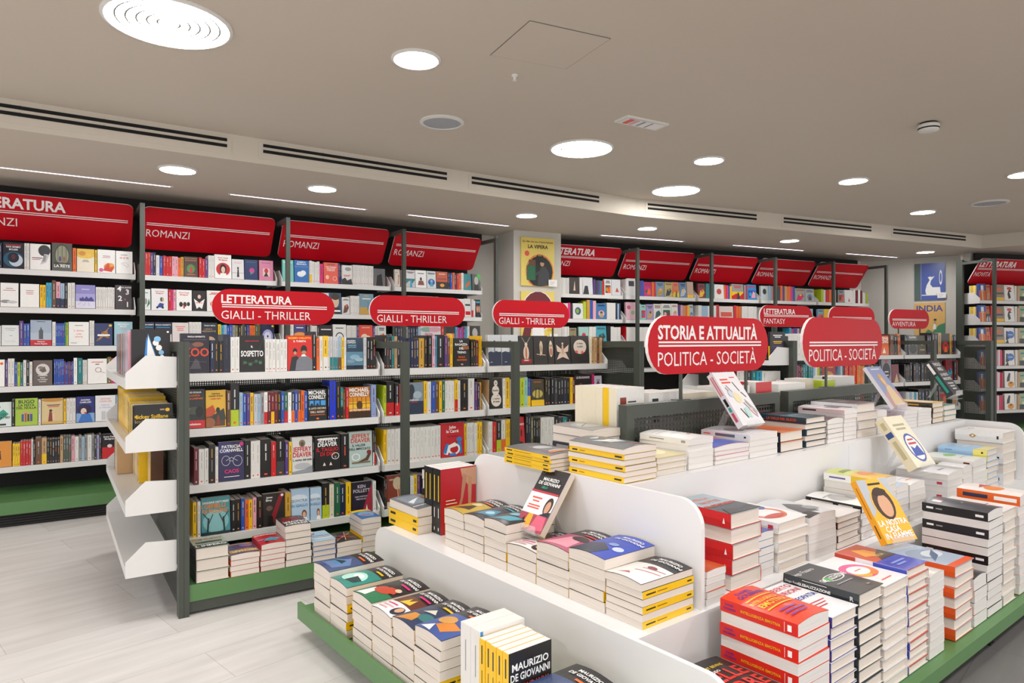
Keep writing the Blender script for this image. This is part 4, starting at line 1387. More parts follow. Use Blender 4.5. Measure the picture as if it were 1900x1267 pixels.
row(D1, G1L_, 0.277, "the gondola's lowest white shelf", 'paperback', 'paperback', 'thrillers', [
    ('E', 628, 654, 'y', 290), ('E', 656, 678, 'w', 285), ('E', 681, 874, 'F:4a9aa4:' + GEM + ':teal cover with orange title and bare trees', 262),
    ('E', 876, 940, 'kk', 272), ('E', 942, 1044, 'b o y p', 262), ('E', 1046, 1082, 'k', 250), ('E', 1084, 1228, 'F:2a2422:' + ELL + ':black cover crossed by a dark red stripe', 235), ('E', 1229, 1266, 'j', 225),
    ('E', 1270, 1392, 'F:b4d0ea:' + SIGN + ':first pale blue cover with a smiling lady', 205), ('E', 1394, 1470, 'F:b4d0ea:' + SIGN + ':second pale blue cover with a smiling lady', 195),
    ('E', 1472, 1518, 'k/e', 165), ('E', 1519, 1550, 'f', 170), ('E', 1552, 1624, 'g n', 160), ('E', 1626, 1660, 'y', 155), ('E', 1664, 1800, 'F:241c30:' + KEN + ':dark violet cover with pale capitals', 160), ('E', 1802, 1824, 'w', 150), ('E', 1825, 1850, 'o', 138),
    ('D', 120, 172, 'k d', 485), ('D', 174, 306, 'F:8a3a2c:R,0,0,1,.2,e0d0b8|E,.7,.75,.3,.2,d8c4a8|L,.75,.2,.7,.7,.07,d8a888|L,.88,.2,.85,.7,.07,d8a888|B,.35,.85,.05,f,NERO:rust cover with bare legs', 468), ('D', 308, 456, 'k n w y v', 455), ('D', 460, 700, 'k w d b w k', 450),
], dep=0.15, face_t=0.035, cuts=[G1U[0] + .02] + G1U[1:])

# ---- end rack of the gondola (spines face the main aisle)
fd = -Vector((*rot(D1), 0))
rt = UP.cross(fd)


def end_row(z, shelf, entries, u=0.302, name='paperback', d=D1, deep=0.50):
    f = -Vector((*rot(d), 0))
    r = UP.cross(f)
    for (n1, n0, toks, hh, uu) in entries:
        k = len(toks)
        w = (n1 - n0) / k
        for i, tk in enumerate(toks):
            org = P(d, uu, n1 - i * w - 0.0005, z + 0.001)
            M = basis(-f, UP, r, org)
            lab = '%s %s-spined %s from the back on %s' % (nth((shelf, cname(tk))), cname(tk), name.replace('_', ' '), shelf)
            book(name, M, min(0.165, deep - uu), hh * RNDS.uniform(.95, 1.0), w - 0.001, tk, tk, None, '', spine_marks(tk, RNDS, w), False, 0, 'page', lab, 'paperback', 'books on ' + shelf)


end_row(1.164, "the end rack's top tray", [(4.60, 3.99, list('ulvhsankrualgnp') + ['l', 'u', 's', 'h'], 0.225, .315), (3.985, 3.83, list('pSlp'), 0.235, .31)], name='comic_album')
SHIP = 'P,2f8ce0,.3,.2,.38,.85,.46,.62,.5,.2|P,W,.38,.2,.42,.9,.72,.2|L,.42,.9,.74,.16,.02,2f8ce0|E,.62,.72,.08,.06,W|E,.66,.8,.09,.06,8cc4f0|E,.7,.62,.08,.06,W|E,.76,.52,.07,.05,8cc4f0|E,.78,.42,.06,.05,W|E,.8,.33,.05,.04,8cc4f0|E,.93,.95,.03,.02,W'
M = basis(-fd, UP, rt, P(D1, 0.322, 3.825, 1.165))
book('comic_album', M, 0.172, 0.238, 0.03, 'k', 'k', None, SHIP, '', False, 0, 'page', "black album with a blue and white ship bow on the end rack's top tray", 'comic book', "books on the end rack's top tray")
end_row(0.861, "the end rack's second tray", [(4.75, 4.35, list('huyyyyyyyyyy'), 0.215, .33), (4.34, 3.98, list('yyyyfyyyyy'), 0.205, .33)])
end_row(0.861, "the end rack's second tray, near group", [(3.97, 3.75, list('kyykyyk'), 0.178, .325)])
M = basis(-fd, UP, rt, P(D1, 0.33, 3.747, 0.862))
book('paperback', M, 0.165, 0.176, 0.022, 'k', 'k', None, 'B,.42,.62,.1,y,Mickey Spillane|T,.34,.5,.09,a,Vicolo Oscuro|E,.86,.84,.06,.05,y|R,.66,.83,.78,.87,a', '', False, 0, 'page', "black paperback with yellow title, front of the end rack's second tray", 'paperback', "books on the end rack's second tray")
end_row(0.561, "the end rack's third tray", [(4.85, 4.62, list('uafafa'), 0.20, .32), (4.60, 4.27, list('fafyfay'), 0.215, .40), (4.24, 4.10, list('fafyu'), 0.205, .44)])

end_row(1.164, "the fantasy gondola's upper end tray", [(5.5, 4.76, list('kdkzkukkdk'), 0.24, 4.80), (4.755, 4.695, list('kk'), 0.25, 4.80)], name='comic_album', d=D2, deep=5.0)
M = basis(Vector((*rot(D2), 0)), UP, UP.cross(-Vector((*rot(D2), 0))), P(D2, 4.80, 4.692, 1.165))
book('comic_album', M, 0.185, 0.262, 0.026, '24222a', '24222a', None, 'R,.2,.86,.8,.89,W|R,.3,.8,.7,.83,W|R,.2,.64,.8,.67,y|R,.25,.59,.75,.61,y|R,.14,.1,.86,.52,3c2450|E,.5,.3,.26,.16,8a4aa0|E,.5,.32,.14,.1,e89048|E,.7,.2,.1,.07,60b060', 'R,.5,.2,.95,.8,y', False, 0, 'page', "black comic album with a bright picture panel on the fantasy gondola's end tray", 'comic book', "books on the fantasy gondola's upper end tray")
end_row(0.861, "the fantasy gondola's lower end tray", [(5.5, 4.72, list('wlrckhwwdtcw'), 0.20, 4.82)], name='comic_album', d=D2, deep=5.0)

# ---- piles on the gondola's green base
def pile(d, u0, u1, n0, n1, z0, z1, count, desc, cover, spine, art='', sart='', mode='R', flips='0', hard=False, bulge=0.0, page='page', name='stacked_book', grp=None, topart=None, jit=0.003, back=None, covers=None):
    """A pile of books lying flat in the box u0..u1, n0..n1; the top one shows the cover."""
    T = (z1 - z0) / count
    for i in range(count):
        fl = flips[i % len(flips)] == '1'
        ju, jn = (RNDS.uniform(-jit, jit), RNDS.uniform(-jit, jit)) if i else (0, 0)
        ja = RNDS.uniform(-1.2, 1.2) if i else 0
        cx, cn = (u0 + u1) / 2 + ju, (n0 + n1) / 2 + jn
        du, dn = u1 - u0, n1 - n0
        if mode == 'R':
            Wd, L, a = du, dn, d
        else:
            Wd, L, a = dn, du, d - 90
        a += ja + (180 if fl else 0)
        c, s = rot(a)
        ex, ey = Vector((c, s, 0)), Vector((-s, c, 0))
        cen = P(d, cx, cn, z0 + i * T + 0.0002)
        org = cen - ex * Wd / 2 - ey * L / 2
        last = i == count - 1
        j = count - 1 - i
        lab = ('topmost book of the ' if j == 0 else '%s book down in the ' % ORD[j]) + desc
        cv = covers[i] if covers else cover
        book(name, basis(ex, ey, UP, org), Wd, L, T - 0.0005, cv, spine, back or spine, art if last else '', sart, hard, bulge if last else 0, page, lab, 'book', grp or desc)


CL = 'R,0,.0,1,.35,38403c|B,.5,.75,.13,c02830,TOM CLANCY|R,.1,.45,.9,.62,5a6a58|P,2c3430,.1,.5,.5,.62,.9,.5,.9,.46,.1,.46|B,.5,.13,.14,W,L IMPERO'
base = lambda a, b, cr='E': (u_at(D1, 3.67, CROP[cr][0] + a / CROP[cr][2]), u_at(D1, 3.67, CROP[cr][0] + b / CROP[cr][2]))
gb = "pile on the gondola base"
BS = [('E', 642, 862, 3, 572, 'aab8a0', 'd', CL, True, 'thick grey-green hardback ', '0'),
      ('E', 870, 1056, 4, 655, '5a4a72', 'o', 'R,0,.6,1,.9,b08a3c|B,.5,.7,.14,f,MICHAEL|E,.3,.3,.25,.15,7a6a94|R,.1,.1,.9,.16,c8a050', False, 'purple and gold paperback ', '01'),
      ('E', 1064, 1222, 5, 590, 'c42430', 'c42430', 'B,.5,.84,.1,W,ANTONIO MANZINI|P,48a0b4,.2,.3,.6,.6,.95,.45,.7,.2|B,.5,.4,.1,l,RIEN NE VA PLUS|E,.3,.18,.08,.05,k', False, 'bright red paperback ', '0111'),
      ('E', 1228, 1394, 6, 430, '2a2628', 'k', 'B,.5,.78,.15,W,JEFFERY|B,.5,.58,.15,W,DEAVER|B,.5,.4,.12,r,IL VALZER|B,.5,.2,.12,r,NERO', False, 'tall black-covered thriller ', '111111'),
      ('E', 1400, 1552, 4, 535, 'a8c4e4', '4a4c9c', SIGN, True, 'pale blue hardback ', '1'),
      ('E', 1560, 1718, 3, 570, '302c2e', 'f', 'L,.1,.2,.9,.8,.02,W|L,.1,.8,.9,.3,.02,W|L,.3,.1,.6,.9,.02,W|B,.5,.6,.1,r,LA MORTE|B,.5,.4,.1,r,NERA', False, 'black scribble-covered book ', '1'),
      ('E', 1726, 1850, 6, 385, '3a78b8', 'y', 'R,0,0,1,.2,y|E,.5,.55,.4,.3,7ab0d8|B,.5,.6,.12,r,LA BANDA', False, 'blue and yellow paperback ', '000111')]
for cr, a, b, cnt, yt, cv, sp, art, hd, dsc, fl in BS:
    u0, u1 = base(a, b)
    zt = z_at(D1, (u0 + u1) / 2, 3.67, CROP[cr][1] + yt / CROP[cr][2])
    zt = min(max(zt, 0.149 + 0.028 * cnt), 0.42)
    pile(D1, u0, u1, 3.656, 3.85, 0.150, zt, cnt, dsc + gb, cv, sp, art, '', 'R', fl, hd, 0.0 if hd else 0.004, grp=dsc + gb)

# ---- long wall, three upper rows and the three lower rows that show beside the gondola
HEAD = 'E,.7,.75,.3,.22,d|P,S,.5,.2,.8,.3,.95,.6,.7,.62|R,.1,.44,.6,.47,d|R,.1,.38,.5,.4,r|P,s,.6,.3,.75,.35,.8,.55,.68,.6'
def wz(k):
    return WALLZ[k] + 0.0425


row(D1, NL1, wz(0), "the long wall's top shelf", 'novel', 'novel', 'novels', [
    ('1', -120, 14, 'w n w v n', 425), ('1', 20, 175, 'F:171b30:R,.1,.88,.9,.93,a02838|B,.5,.8,.06,W,NOI SIAMO|B,.5,.7,.06,W,ECLISSI|E,.5,.35,.5,.3,1c5a78|E,.62,.32,.34,.24,c8d4e0|E,.5,.42,.28,.2,171b30|E,.5,.45,.1,.1,5a2a38:dark cover with a teal halo and crescent moon', 435), ('1', 178, 216, 'ww', 440),
    ('1', 218, 372, 'F:W:' + HEAD + ':white cover with a curly head in pencil', 447), ('1', 379, 532, 'F:5a5c58:E,.5,.55,.36,.4,9a9c84|O,.5,.55,.36,.4,.08,2a2a28|L,.3,.3,.3,.85,.02,2a2a28|L,.5,.25,.5,.95,.02,2a2a28|L,.7,.3,.7,.85,.02,2a2a28|E,.4,.42,.05,.1,3a3a8a|E,.6,.42,.05,.1,a06030|R,.1,.25,.9,.29,k|B,.5,.12,.09,W,LA RETE:grey cover with a large birdcage', 440),
    ('1', 534, 561, 'o', 475), ('1', 563, 695, 'F:f4ecd8:R,0,.7,1,1,ecc040|E,.5,.7,.5,.12,f0c848|E,.3,.8,.2,.1,d8902c|R,.3,.44,.7,.46,d|R,.35,.5,.65,.52,d:cream cover with a yellow wash on top', 483), ('1', 697, 713, 'y', 488),
    ('1', 715, 849, 'F:W:R,.3,.72,.7,.74,d|R,.28,.66,.72,.68,r|E,.65,.25,.3,.18,e88a30|P,d84830,.3,.1,.6,.45,.7,.2,.95,.4,.8,.05|E,.2,.12,.12,.08,d860a0|E,.8,.35,.1,.08,f0b040:white cover with an orange paint burst', 490), ('1', 850, 977, 'F:W:R,.3,.82,.7,.84,d|B,.5,.66,.07,r,IO E TE|L,.3,.45,.6,.5,.012,s|L,.6,.5,.8,.35,.012,s|L,.35,.4,.75,.3,.012,s|L,.4,.5,.7,.25,.01,s:white cover with a small red title and pencil lines', 500), ('1', 984, 1001, 'w', 490),
    ('1', 1040, 1145, 'm r r v n', 505), ('1', 1146, 1196, 'w b', 530), ('1', 1198, 1350, 'r r r p p o j', 535),
    ('1', 1352, 1455, 'F:4a3c34:B,.5,.88,.06,c08060,SVEVA CASATI|B,.5,.78,.06,c08060,MODIGNANI|E,.5,.4,.3,.22,4a8a3c|P,c82838,.4,.2,.62,.2,.58,.5,.46,.5|R,.2,.1,.8,.13,o:brown cover with a red dress on green', 540), ('1', 1462, 1530, 'r r v', 545), ('1', 1531, 1575, 'ww', 530),
    ('1', 1577, 1703, 'F:W:B,.5,.84,.055,r,Sveva Casati|B,.5,.75,.055,r,Modignani|E,.5,.38,.42,.28,c83038|E,.5,.4,.2,.2,2a2224|E,.5,.36,.12,.14,e8c8b4|P,W,.25,.05,.75,.05,.66,.22,.34,.22:white cover with a red disc and a face', 525), ('1', 1704, 1795, 'F:e8e6e8:B,.5,.8,.055,p,Modignani|R,0,.3,1,.32,s|P,2c2a30,.4,.1,.6,.1,.56,.5,.46,.5|E,.5,.56,.08,.06,d:pale grey cover with a seated woman', 560), ('1', 1797, 1896, 'F:2a3c6c:B,.5,.85,.05,4a6a8a,MODIGNANI|E,.55,.45,.2,.14,c84890|P,38a06c,.4,.25,.6,.3,.5,.42:navy cover with a pink flower', 562),
    ('3', 163, 268, 'F:d888a8:B,.5,.85,.05,a8507c,MODIGNANI|R,.25,.2,.75,.6,e8c8c0|E,.5,.48,.14,.12,c83048|P,2c3a34,.3,.2,.65,.2,.5,.42:rose pink cover with a framed face', 410), ('3', 275, 312, 'q', 395), ('3', 313, 418, 'F:7accc0:B,.5,.85,.06,W,ROBERTO|R,.3,.7,.7,.73,W|E,.5,.25,.25,.12,e8a090|E,.5,.3,.1,.06,r:mint cover with a coral blossom', 405), ('3', 420, 530, 'F:3470b8:B,.5,.88,.06,W,ROBERTO|B,.5,.79,.06,W,EMANUELLI|T,.5,.68,.05,8fb8e8,DAVANTI AGLI OCCHI|E,.45,.36,.26,.12,e8eef4|E,.6,.42,.2,.12,f4f6f8|E,.35,.4,.14,.08,f4f6f8:blue cover with a white cloud', 408),
    ('3', 532, 606, 'w/y w w w', 412), ('3', 608, 635, 'm', 432), ('3', 637, 745, 'F:e8604c:B,.5,.88,.05,n,CRISTIANO|B,.5,.76,.05,W,NOI I RAGAZZI|B,.5,.68,.05,W,DELLO ZOO|B,.5,.6,.05,W,DI BERLINO|O,.76,.25,.14,.1,.14,W|E,.24,.3,.12,.1,f8c8b8:coral cover with white block title', 425), ('3', 747, 769, 'v n', 430), ('3', 770, 850, 'F:e4e2e0:B,.5,.4,.1,r,SANT|P,k,0,0,1,0,.9,.3,.5,.2,.3,.35,0,.25|E,.6,.8,.3,.1,s:white cover with a red word over black hills', 445),
    ('3', 852, 1002, 'wwwwwwww', 445), ('3', 1004, 1090, 'F:6c6c70:B,.5,.45,.08,r,SANTE|P,2a2a2c,.2,0,.8,0,.7,.7,.3,.6:grey cover with a dark silhouette', 470),
    ('3', 1110, 1200, 'F:d8ccc0:P,a86a44,.5,.1,.75,.2,.8,.6,.7,.6,.6,.3|E,.75,.62,.12,.08,a86a44|R,.1,.8,.6,.83,s:beige cover with a bent arm', 475), ('3', 1212, 1240, 'w', 478), ('3', 1242, 1310, 'F:e8e6e8', 480), ('3', 1312, 1394, 'F:W:E,.5,.5,.1,.1,2a2a2c|P,8a4a44,.2,.15,.8,.15,.7,.4,.3,.4|R,.2,.8,.8,.84,d:white cover with a small sketched couple', 482), ('3', 1396, 1464, 'F:dce4e4', 488), ('3', 1466, 1550, 'F:c8583a:B,.5,.82,.07,f,MAZZINI|R,0,0,1,.4,241c1c|E,.5,.2,.2,.1,e8a040|R,.1,.55,.9,.6,803020:rust cover over a dark foot', 492), ('3', 1551, 1582, 'nb', 498), ('3', 1583, 1646, 'o n r o', 500), ('3', 1647, 1664, 'w', 500), ('3', 1666, 1724, 'F:3c8c94:P,c86a3c,.3,.1,.9,.4,.8,.6,.2,.3:teal cover with an orange wave', 508), ('3', 1728, 1804, 'F:5a5c5a:E,.5,.6,.25,.25,b8b4b0|P,2c2c2c,.2,0,.8,0,.75,.35,.25,.35|P,3cb84a,.5,1,1,1,1,.5:grey portrait cover with a green corner', 510)], split=False, dep=.13, cuts=UB1)
row(D1, NL1, wz(1), "the long wall's second shelf", 'novel', 'novel', 'novels', [
    ('1', -130, -2, 'F:f0eeea', 735), ('1', 0, 137, 'F:W:R,.3,.76,.7,.78,d|R,.15,.68,.85,.7,r|E,.3,.22,.3,.07,s|E,.65,.2,.3,.06,S:white cover with a grey smudge and two lines', 733), ('1', 146, 290, 'F:W:R,.3,.7,.7,.72,d|R,.3,.62,.7,.64,r|R,.32,.56,.68,.58,r:plain white cover with small red lines', 740), ('1', 293, 336, 'yy', 745), ('1', 338, 380, 'cc', 730), ('1', 382, 411, 'u', 712), ('1', 412, 474, 'p/n l/n', 725), ('1', 476, 496, 'k', 730), ('1', 497, 551, 'w w', 730),
    ('1', 553, 702, 'F:a8a4dc:R,0,.0,1,.3,e0dcf0|R,0,.62,1,1,8c88cc|P,3c3c8c,.2,.3,.2,.45,.3,.42,.35,.5,.45,.4,.55,.52,.65,.42,.8,.5,.9,.4,.95,.3|R,.3,.8,.7,.82,W|L,.1,.15,.3,.25,.01,3c3c8c|L,.4,.1,.5,.25,.01,3c3c8c|L,.7,.1,.65,.25,.01,3c3c8c:lilac cover with a violet skyline', 748), ('1', 704, 842, 'wwwwwwww', 763),
    ('1', 845, 968, 'F:3a3238:B,.25,.75,.2,W,4|B,.75,.62,.2,W,3|B,.3,.35,.2,W,2|B,.75,.1,.2,W,1|E,.6,.4,.06,.04,a04868|B,.65,.88,.05,W,PAUL AUSTER:dark cover with four big white numerals', 750),
    ('1', 1042, 1108, 'F:e4ecea:P,2c7a54,.5,.1,.95,.3,.8,.55|E,.4,.4,.2,.15,s|R,.3,.8,.7,.83,d:pale cover with a green leaf', 778), ('1', 1111, 1236, 'F:f0f0f2:B,.5,.85,.05,r,Sveva Casati|B,.5,.76,.05,r,Modignani|P,3048a0,.3,.12,.7,.12,.75,.3,.5,.34|E,.35,.12,.07,.05,k|E,.68,.12,.07,.05,k|E,.6,.5,.07,.1,d|E,.68,.5,.06,.1,a:white cover with a blue scooter', 775), ('1', 1238, 1292, 'r m p', 780), ('1', 1294, 1411, 'F:W:B,.5,.84,.06,r,Sveva Casati|B,.5,.74,.06,r,Modignani|E,.3,.3,.12,.12,2a2a2c|E,.55,.3,.12,.12,4a3a34|E,.78,.32,.1,.1,2a2a2c|R,.45,.1,.55,.25,c83038:white cover with three small figures', 785), ('1', 1413, 1516, 'F:2c2a2c:P,W,.1,.6,.5,.4,.9,.6,.7,.1,.5,.2,.3,.1|E,.5,.7,.12,.1,e8c8b4|B,.5,.38,.05,x,Modignani:black cover with a white collar', 790), ('1', 1520, 1640, 'F:f0eeec', 790),
    ('3', -20, 120, 'w r w w p', 630), ('3', 120, 330, 'F:e0e4e4', 640), ('3', 340, 500, 'wwlwbw', 640), ('3', 510, 678, 'F:d8dce0', 645),
    ('3', 680, 770, 'F:2c4a6a:E,.5,.6,.3,.3,d8b89c|E,.5,.82,.35,.16,3a2a20|P,1c2430,.1,0,.9,0,.8,.3,.2,.3|R,.1,.1,.9,.18,W:blue cover with a long-haired face', 648), ('3', 772, 830, 'F:dcdcdc', 680), ('3', 832, 898, 'wwww', 668), ('3', 900, 1006, 'F:7a9cac:R,0,0,1,.35,c8a04c|R,.55,.2,.68,.62,6a90b0|B,.5,.88,.05,y,EGIDIO|R,.2,.74,.8,.78,W:blue cover over ochre ground with a tower', 655), ('3', 1010, 1250, 'w f o l w n w r w l w w', 670), ('3', 1255, 1450, 'F:e8e0d4', 672), ('3', 1455, 1672, 'w l w r n w w w', 680), ('3', 1674, 1722, 'F:e8e4e4:R,.1,.1,.9,.3,r|R,.1,.6,.9,.7,d:narrow white cover with a red band', 690), ('3', 1724, 1752, 'w/r w', 695), ('3', 1755, 1818, 'F:26262a:E,.3,.45,.18,.2,d89878|E,.72,.45,.18,.2,d89878|R,.1,.8,.9,.9,c:black cover with two faces', 697)], split=False, dep=.13, cuts=UB1)
row(D1, NL1, wz(2), "the long wall's third shelf", 'novel', 'novel', 'novels', [
    ('1', -120, 6, 'w f w k w', 1040), ('1', 8, 141, 'F:e8ecec:B,.5,.82,.05,a8b4b4,ALESSANDRO|B,.5,.73,.05,a8b4b4,D AVENIA|P,7ab0bc,.4,.5,.6,.46,.62,.5|R,.2,.2,.8,.22,S:pale grey cover with a small sea bird', 1045), ('1', 142, 171, 'v', 1008), ('1', 172, 218, 'bb', 1030), ('1', 220, 381, 'F:b8c4d4:R,0,.5,1,1,a8b8cc|P,5a5c64,.4,.25,.6,.25,.6,.6,.55,.62,.5,.75,.45,.62,.4,.6|R,0,0,1,.22,c82838|B,.5,.13,.045,W,Vincitore|B,.5,.05,.045,W,Premio Bagutta|R,.3,.93,.7,.95,d:misty tower cover with a red band', 1007), ('1', 383, 409, 'w', 1018), ('1', 410, 471, 'bbbb', 1028), ('1', 472, 500, 't e', 1022),
    ('1', 502, 656, 'F:W:R,.3,.84,.7,.86,d|T,.5,.6,.08,x,L amica|T,.5,.46,.07,x,nella|T,.5,.34,.08,x,storia|R,.1,.1,.4,.12,s:white cover with handwritten red title', 1020), ('1', 658, 693, 'w w', 1008), ('1', 695, 829, 'F:2c3c6c:P,a87838,.2,.2,.5,.4,.8,.3,.7,.7,.4,.6|L,.1,.2,.8,.8,.03,c89048|L,.3,.7,.9,.3,.03,7a5030|E,.88,.9,.09,.05,y|R,.15,.42,.85,.5,W:navy cover tangled with gold', 1030), ('1', 838, 985, 'F:a4ccd8:B,.5,.86,.055,W,RICCARDO|B,.5,.77,.055,W,BRUNI|B,.5,.68,.045,p,DIMMI|P,W,.25,.5,.75,.5,.68,.25,.32,.25|R,.4,.1,.6,.2,W:pale blue cover with a white cup', 1018),
    ('1', 1044, 1135, 'F:2c3450:B,.5,.86,.05,W,PAOLO COGNETTI|R,.1,.76,.9,.79,c|P,W,0,.2,.4,.6,.7,.35,1,.5,1,0,0,0:first navy cover with a white mountain', 1020), ('1', 1137, 1262, 'F:2c3450:B,.5,.86,.05,W,PAOLO COGNETTI|R,.1,.76,.9,.79,c|P,W,0,.2,.4,.6,.7,.35,1,.5,1,0,0,0:second navy cover with a white mountain', 1022), ('1', 1265, 1388, 'F:e4dcdc:R,.2,.8,.8,.83,x|R,.3,.72,.7,.75,x|R,.3,.64,.7,.67,x:blush white cover with red lines', 1025), ('1', 1390, 1480, 'wwww', 1018),
    ('1', 1483, 1600, 'F:2c3444:B,.5,.84,.05,W,TRUDY SMITH|B,.4,.68,.06,a,L SOLE A|B,.45,.58,.06,a,MEZZANOTTE|E,.5,.2,.35,.18,c8a888:dark cover with tan capitals', 1025), ('1', 1602, 1895, 'y c l b b s z k a k b o o g', 1038),
    ('3', 70, 96, 'b', 875), ('3', 97, 172, 'o o g g g', 875), ('3', 175, 286, 'F:26284c:E,.5,.4,.4,.36,a8a8d8|E,.5,.4,.26,.24,d8d8f0|E,.5,.42,.06,.06,k|E,.88,.92,.09,.05,y:navy cover with a pale glowing disc', 880), ('3', 288, 346, 'w w', 880), ('3', 378, 416, 'w', 878), ('3', 418, 508, 'F:4a4a84:R,0,0,1,.45,c86a3c|E,.5,.5,.5,.12,e8a050|R,.2,.82,.8,.86,W:violet dusk over orange cover', 880), ('3', 510, 606, 'd w w w d', 882), ('3', 608, 704, 'F:26262a:R,.1,.75,.9,.8,W|E,.6,.25,.5,.2,e86a4c|E,.4,.1,.4,.12,f0a080:black cover with a coral hand', 885), ('3', 706, 805, 'F:e8e8e6:O,.5,.35,.32,.26,.2,2c2c2e|E,.5,.35,.06,.05,2c2c2e|R,.2,.8,.8,.84,d:white cover with a black ring', 880), ('3', 807, 880, 'wwww', 885), ('3', 881, 895, 'v', 888), ('3', 896, 1000, 'F:e0503c:B,.5,.85,.05,f,ALESSANDRO|E,.4,.35,.25,.2,f8d8b8|E,.65,.3,.2,.16,f8d8b8:red cover with pale shapes', 885), ('3', 1001, 1030, 'v w', 890), ('3', 1032, 1098, 'F:dcdedc', 890), ('3', 1130, 1348, 'kndnsnknnl', 890), ('3', 1350, 1500, 'F:dcd4d4:B,.4,.5,.1,c860a0,MISTER|E,.3,.8,.3,.14,8ab0a0|E,.7,.8,.3,.14,d8a0b0|R,0,.0,1,.2,S:floral white cover with a pink word', 890), ('3', 1502, 1525, 'r', 893), ('3', 1527, 1602, 'F:2c2424:R,0,.3,1,.6,d8783c|E,.5,.5,.3,.1,f0b860:dark cover with an orange glow', 893), ('3', 1605, 1690, 'c m b m v c', 898), ('3', 1692, 1708, 'w', 890), ('3', 1710, 1796, 'F:3a3a3c:E,.5,.6,.25,.28,b8b4b0|P,1c1c1e,.1,0,.9,0,.8,.3,.2,.3:dark cover with a grey face', 890), ('3', 1798, 1830, 'v k k', 895)], split=False, dep=.13, cuts=UB1)
row(D1, NL1, wz(3), "the long wall's fourth shelf", 'novel', 'novel', 'novels', [
    ('2', -120, 36, 'F:W:E,.85,.85,.08,.05,o|R,.2,.7,.7,.74,d:white cover with a round orange badge', 110), ('2', 38, 56, 'v', 112), ('2', 57, 105, 'w w', 100), ('2', 107, 168, 'b e t', 128), ('2', 170, 238, 'w k w', 112), ('2', 240, 386, 'F:6a5c58:E,.5,.62,.36,.24,d8d4d0|P,6a5c58,.3,.6,.6,.75,.7,.55,.5,.5|E,.4,.7,.14,.06,8a7c78|B,.5,.36,.04,W,SALVATORE|B,.5,.28,.04,W,BASILE|B,.5,.2,.04,W,LO STRANO|B,.5,.12,.04,W,VIAGGIO:taupe cover with a pale round sculpture', 115), ('2', 395, 470, 'bbbbb', 105), ('2', 471, 540, 'vbvvvb', 122), ('2', 541, 567, 'W', 96), ('2', 569, 606, 't', 95), ('2', 607, 640, 'w w', 110), ('2', 642, 788, 'F:W:R,.2,.85,.8,.88,x|O,.55,.55,.16,.1,.16,9a3040|L,.65,.48,.9,.42,.02,9a3040|R,.4,.76,.6,.79,d:white cover with a small red magnifier', 103), ('2', 789, 872, 'z m t', 90), ('2', 880, 1010, 'F:e8e6e4', 100)], split=False, dep=.13, cuts=UB1)
row(D1, NL1, wz(4), "the long wall's fifth shelf", 'novel', 'novel', 'novels', [
    ('2', -120, 86, 'F:dceae6:P,2a9c84,.5,.2,.9,.5,.7,.7,.4,.5|E,.4,.8,.2,.1,2a9c84|B,.7,.45,.08,k,CO|B,.72,.33,.08,k,GATIED|R,.3,.05,.8,.12,k:white cover with green ink splashes', 425), ('2', 87, 107, 'k', 400), ('2', 109, 279, 'F:a8c83c:B,.5,.82,.12,2c3420,BUGO|B,.5,.71,.08,2c3420,LA FESTA|B,.5,.61,.08,2c3420,DEL NULLA|P,3c5a9c,.28,.15,.38,.15,.38,.42,.28,.42|P,c83c5a,.42,.13,.5,.13,.5,.45,.42,.45|P,3c3c44,.54,.15,.62,.15,.62,.42,.54,.42|P,4a4a8c,.66,.15,.76,.15,.76,.42,.66,.42|E,.33,.46,.05,.04,d8a888|E,.46,.49,.05,.04,d8a888|E,.58,.46,.05,.04,d8a888|E,.71,.46,.05,.04,d8a888:lime green cover with four small figures', 395), ('2', 281, 301, 'w', 402), ('2', 303, 466, 'F:dcc490:E,.5,.94,.5,.08,c88c3c|R,.3,.66,.8,.69,c83838|R,.25,.72,.85,.75,d|P,8a3c2c,.3,.1,.5,.1,.48,.45,.36,.48|E,.42,.52,.07,.05,3c2c24|P,e8c8a8,.5,.15,.64,.15,.6,.38,.5,.4|R,0,.0,1,.1,d8b468:autumn yellow cover with a seated pair', 395), ('2', 467, 485, 'y', 395), ('2', 487, 556, 'www', 392), ('2', 558, 697, 'F:2c3480:B,.5,.84,.055,W,ANDREA|B,.5,.75,.055,W,CAMILLERI|R,0,0,1,.35,8ab0e0|E,.45,.5,.4,.2,241c48|E,.4,.42,.16,.13,e8d0c0|P,3c78c8,.1,0,.9,0,.75,.32,.3,.32|E,.5,.36,.08,.03,c83848:deep blue cover with a dark-haired woman', 382), ('2', 699, 852, 'F:f0f0f2:T,.5,.84,.06,x,ANDREA|T,.5,.74,.06,x,CAMILLERI|T,.5,.6,.05,i,ESERCIZI|T,.5,.5,.05,i,DI MEMORIA|R,.3,.05,.5,.38,S:white cover with spaced pink letters', 373), ('2', 853, 930, 'l b w', 370)], split=False, dep=.13, cuts=UB1)
